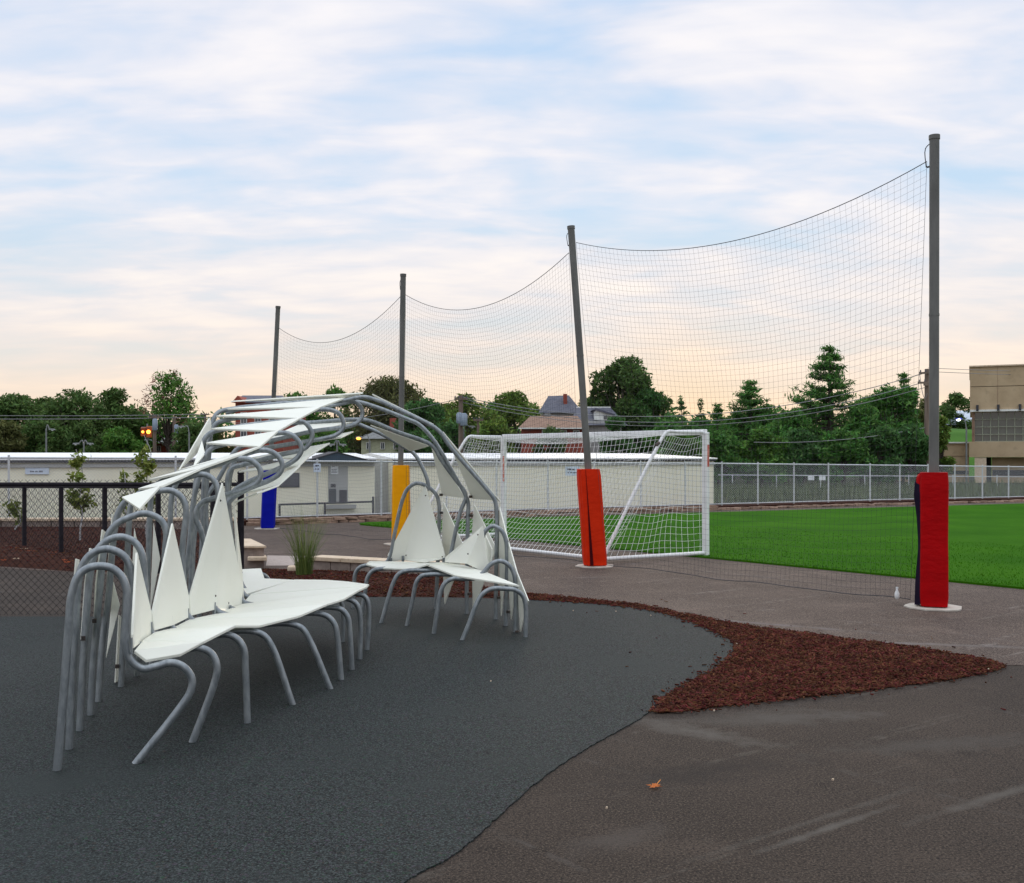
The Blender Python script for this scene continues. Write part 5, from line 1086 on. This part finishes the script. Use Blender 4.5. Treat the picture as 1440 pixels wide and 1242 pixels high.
for u in (1373.5, 1400, 1427, 1454, 1481, 1508):
    MB().prism(rectb(u - 1.6, u + 1.6, 570, 578.4, -.35), BDv * .34).build('bracket', 'dark_trim_shade', bb)
plate_b('window_back', 'dark_trim_shade', bb, 1366.5, UR, 579.6, 621, Y + 1.2, .3); plate_b('jamb', 'roof_brown', bb, 1366.5, 1370, 579.6, 621, Y + .1, .9)
cw = 10.2; us = [1370 + cw * k for k in range(21)]; vsn = [579.8, 590, 600.5, 611, 620.8]
wb = MB().prism(rectb(1370, UR, 579.6, 579.9, .5), BDv * .1).build('window_band', 'lamp_grey', bb)
for i in range(len(us) - 1):
    for j in range(4): plate_b('pane', 'glass', wb, us[i] + .45, us[i + 1] - .45, vsn[j] + .45, vsn[j + 1] - .45, Y + .52, .04)
for u in us: plate_b('mullion', 'mullion', wb, u - .42, u + .42, 579.8, 620.9, Y + .42, .16)
for v in vsn[1:]: plate_b('transom', 'mullion', wb, 1370, UR, v - .4, v + .4, Y + .36, .13)
plate_b('spandrel_beam', 'beige', bb, 1363, UR, 621.2, 643, Y - .1, 14)
plate_b('recess_wall', 'beige', bb, 1392, UR, 643.2, 679, Y + 1.0, .4); plate_b('recess_door', 'dark_trim_shade', bb, 1385, 1391.8, 643.2, 679, Y + 2.2, .3)
plate_b('column', 'capstone', bb, 1370, 1385, 643.2, 679, Y - .05, 1.2); plate_b('dark_base', 'dark_trim_shade', bb, 1393, UR, 661, 669, Y + .9, .08)
wing = plate('side_wing', 'beige', bb, 1286, 1362.8, 623.5, 679, Y + 1.2, 8); plate('wing_cap', 'trim_white', bb, 1285, 1362.8, 621.6, 623.4, Y + 1.0, 8.4)
plate('wing_joint', 'roof_brown', bb, 1286, 1370, 641.2, 641.7, Y + 1.17, .05); wind(bb, 1330, 1338, 647, 655, Y + 1.2, 'dark_trim_shade'); plate('shadow_gap', 'dark_trim_shade', bb, 1320, 1362, 662, 667, Y + 1.15, .08)
# grassy rise and far roof behind it
hill = MB(); hv = []; hf = []
for j in range(7):
    for i in range(13):
        x = 22 + i * 3.2; y = 92 + j * 5; hv.append((x, y, -.02 + 4.75 * math.sin(min(1, j / 3) * math.pi / 2) * min(1, i / 4) + .12 * math.sin(x * 1.3 + y)))
for j in range(6):
    for i in range(12): a = j * 13 + i; hf.append((a, a + 1, a + 14, a + 13))
hill.add(hv, hf, True); o = hill.build('grass_hill', 'hill_grass'); o['kind'] = 'structure'
Y = 125; fb = thing('far_pale_building', P(1355, 597, Y), 'distant building with a pale blue metal roof above the grassy rise', 'building')
MB().prism(rect(1331, 1420, 590, 600, Y), BY * 6).build('wall', 'roof_pale', fb); MB().hexa([P(1329, 597.5, Y - .4), P(1422, 597.5, Y - .4), P(1422, 597.5, Y + 7), P(1329, 597.5, Y + 7)], [P(1334, 577.5, Y + 4), P(1422, 577.5, Y + 4), P(1422, 577.5, Y + 4.3), P(1334, 577.5, Y + 4.3)]).build('roof', 'roof_pale', fb)
# low inner fence with small white plates, seen through the galvanised fence
Y = 57; lf = thing('low_rail_fence', P(1200, 690, Y), 'low thin rail fence in the weeds behind the galvanised fence', 'fence')
MB().tube([P(1010, 668, Y), P(1500, 671, Y)], .025, 6).build('rail', 'steel_white', lf)
for u in range(1030, 1500, 62): MB().tube([P(u, 690, Y), P(u, 668, Y)], .03, 6).build('fence_post', 'steel_white', lf)
for lab, u in (('left small white plate on the low rail fence', 1141), ('right small white plate on the low rail fence', 1157)): tag(MB().prism(rect(u - 5, u + 4, 669.5, 675.5, Y - .06), BY * .03).build('small_plate', 'sign_white', None, .01), lab, 'plate')

# ================================================================== UTILITY POLES, WIRES AND LAMPS
def upole(lab, u, vt, Y, rad, arms=(), tr=None, lean=0):
    b = Vector(((u - U0) / F * Y, Y, 0)); t = P(u + lean, vt, Y); root = thing('utility_pole', b, lab, 'utility pole', 'utility poles')
    MB().tube([b, b.lerp(t, .5), t], [rad * 1.25, rad * 1.1, rad], 10).build('pole', 'wood_pole', root)
    for du0, du1, v, sl in arms:
        a, c = P(u + du0, v + sl, Y - rad - .08), P(u + du1, v - sl, Y - rad - .08); MB().bar(a, c, .10, .12).build('crossarm', 'wood_pole', root)
        for f in (.06, .34, .66, .94): q = a.lerp(c, f); MB().lathe((q.x, q.y, q.z + .05), [(.03, 0), (.05, .05), (.03, .1), (.045, .14)], 8).build('insulator', 'roof_slate', root)
    if tr:
        for du, v, w, hh in tr: c = P(u + du, v, Y - .35); MB().lathe((c.x, c.y, c.z - hh / 2), [(w * .8, 0), (w, .06), (w, hh - .1), (w * .6, hh)], 12).build('transformer', 'transformer', root)
    return root
upole('stout wooden utility pole with crossarms beside the dark red padded post', 1305, 519, 62, .19, ((-12, 14, 524, 1.0), (-14, 14, 538, .5), (-6, 14, 541, 0)))
upole('wooden utility pole with a grey-blue transformer left of the goal', 648, 556, 66, .14, ((-9, 9, 561, 0),), ((4, 590, .24, .8), (-2, 588, .2, .7)))
upole('thin pole with a short crossarm right of the transformer pole', 672.5, 589, 74, .10, ((-7, 7, 591, 0),))
upole('utility pole with a transformer just right of the amber traffic light', 217.5, 584, 80, .12, ((-8, 8, 587, 0),), ((.5, 597, .2, .9),))
upole('thin utility pole with a small transformer in front of the thinning tree', 245, 588, 84, .12, (), ((3, 604, .18, .8),))
upole('slim far utility pole against the sunset left of the canopy', 288.5, 582, 110, .11, ((-5, 5, 583, 0),))
def wire(lab, a, b, sag, r=.018):
    a, b = P(*a), P(*b); pts = [a.lerp(b, t) - z * (4 * sag * t * (1 - t)) for t in np.linspace(0, 1, 20)]
    tag(MB().tube(pts, r, 4).build('utility_wire', 'wire'), lab, 'wire', 'overhead wires')
wire('upper overhead wire from the transformer pole to the stout pole by the red pad', (648, 558, 66), (1303, 524, 62), 1.9, .022)
wire('middle overhead wire from the transformer pole to the stout pole', (650, 561, 66), (1301, 537, 62), 1.95, .022)
wire('lower overhead wire from the transformer pole to the stout pole', (650, 566, 66), (1301, 545, 62), 1.9, .018)
wire('overhead wire from the transformer pole into the dark trees on the left', (648, 560, 66), (300, 592, 80), .8, .018)
wire('upper overhead wire crossing the trees on the left', (-120, 583, 80), (288, 582.5, 80), .12, .022)
wire('lower overhead wire crossing the trees on the left', (-120, 588.5, 80), (330, 586, 80), .12, .028)
wire('upper wire running from the stout pole towards the beige building', (1305, 517.5, 62), (1600, 518, 100), .25, .016)
wire('lower wire running from the stout pole towards the beige building', (1305, 522.5, 62), (1600, 523, 100), .25, .016)
wire('slack cable looping down from the crossarms of the stout pole', (1293, 523, 62), (1304, 553, 61.7), .8, .02)
wire('short cable from the stout pole into the evergreens', (1303, 601, 62), (1060, 622, 60), .3, .018)
def lamp(lab, u, vb, vt, Y, heads, lit=None, m_='lamp_grey', rad=.055):
    b = P(u, vb, Y); b.z = 0; t = P(u, vt, Y); root = thing('street_lamp', b, lab, 'street lamp', 'street lamps'); MB().tube([b, t], [rad * 1.3, rad], 8).build('pole', 'lamp_grey', root)
    for du, dv in heads:
        e = P(u + du, vt + dv, Y); MB().tube(spline([t - z * .15, t.lerp(e, .35) + z * .28, e], 4), .035, 6).build('arm', 'lamp_grey', root)
        sgn = 1 if du > 0 else -1
        hd = MB().hexa([e + Vector((-.05 * sgn, -.09, -.05)), e + Vector((.40 * sgn, -.09, -.05)), e + Vector((.40 * sgn, .09, -.05)), e + Vector((-.05 * sgn, .09, -.05))], [e + Vector((.02 * sgn, -.06, .06)), e + Vector((.34 * sgn, -.06, .04)), e + Vector((.34 * sgn, .06, .04)), e + Vector((.02 * sgn, .06, .06))]).build('lamp_head', m_, root, .02)
        c = e + Vector((.20 * sgn, 0, -.07)); MB().ball((c.x, c.y, c.z), .15 if lit else .08, 10, .6).build('lens', lit or 'sign_white', hd)
lamp('unlit street lamp at far left behind the cream shed', 65, 660, 603, 70, ((4.5, 1),))
lamp('twin-headed street lamp behind the shed above the left sapling', 118, 660, 626, 66, ((-7, -2), (5, -2)))
lamp('curved-arm street lamp left of the white canopy', 266, 660, 608, 70, ((-7, -8),))
lamp('twin-headed lamp peeking over the navy gable roof', 474, 660, 626.5, 62, ((-4, -1), (4, -1)))
lamp('lit amber street lamp behind the far end of the canopy', 520, 660, 620, 62, ((-11, -5),), 'lit_amber')
lamp('street lamp with cobra head beside the transformer pole', 652, 660, 604, 66.4, ((8, -4),))
lamp('blue-headed street lamp with a lit white lens near the beige building', 1359, 680, 601, 70, ((-7, -12),), 'lit_white', 'lamp_blue')
# traffic light
Y = 72; tl = thing('traffic_light', P(205, 660, Y), 'amber-lit traffic light hanging in front of the dark trees on the left', 'traffic light')
b = P(205, 680, Y); MB().tube([(b.x, Y + .3, 0), (b.x, Y + .3, P(205, 596, Y).z)], .06, 8).build('pole', 'lamp_grey', tl)
MB().bar(P(199, 601, Y + .1), P(214, 601, Y + .1), .07).build('arm', 'lamp_grey', tl)
for u, hh, m_ in ((202, .62, 'signal_body'), (210, .80, 'signal_body')):
    c = P(u, 607.5, Y); s_ = MB().box(c, .32, .3, hh).build('signal_head', m_, tl, .03)
    MB().lathe((0, 0, 0), [(.01, 0)], 4)
    for k in (0,): MB().ball((c.x, c.y - .17, c.z), .09 if u < 205 else .14, 12).build('lens', 'lit_amber', s_)
    MB().box(c + Vector((0, -.25, .20)), .3, .2, .03).build('visor', 'dark_trim_shade', s_)
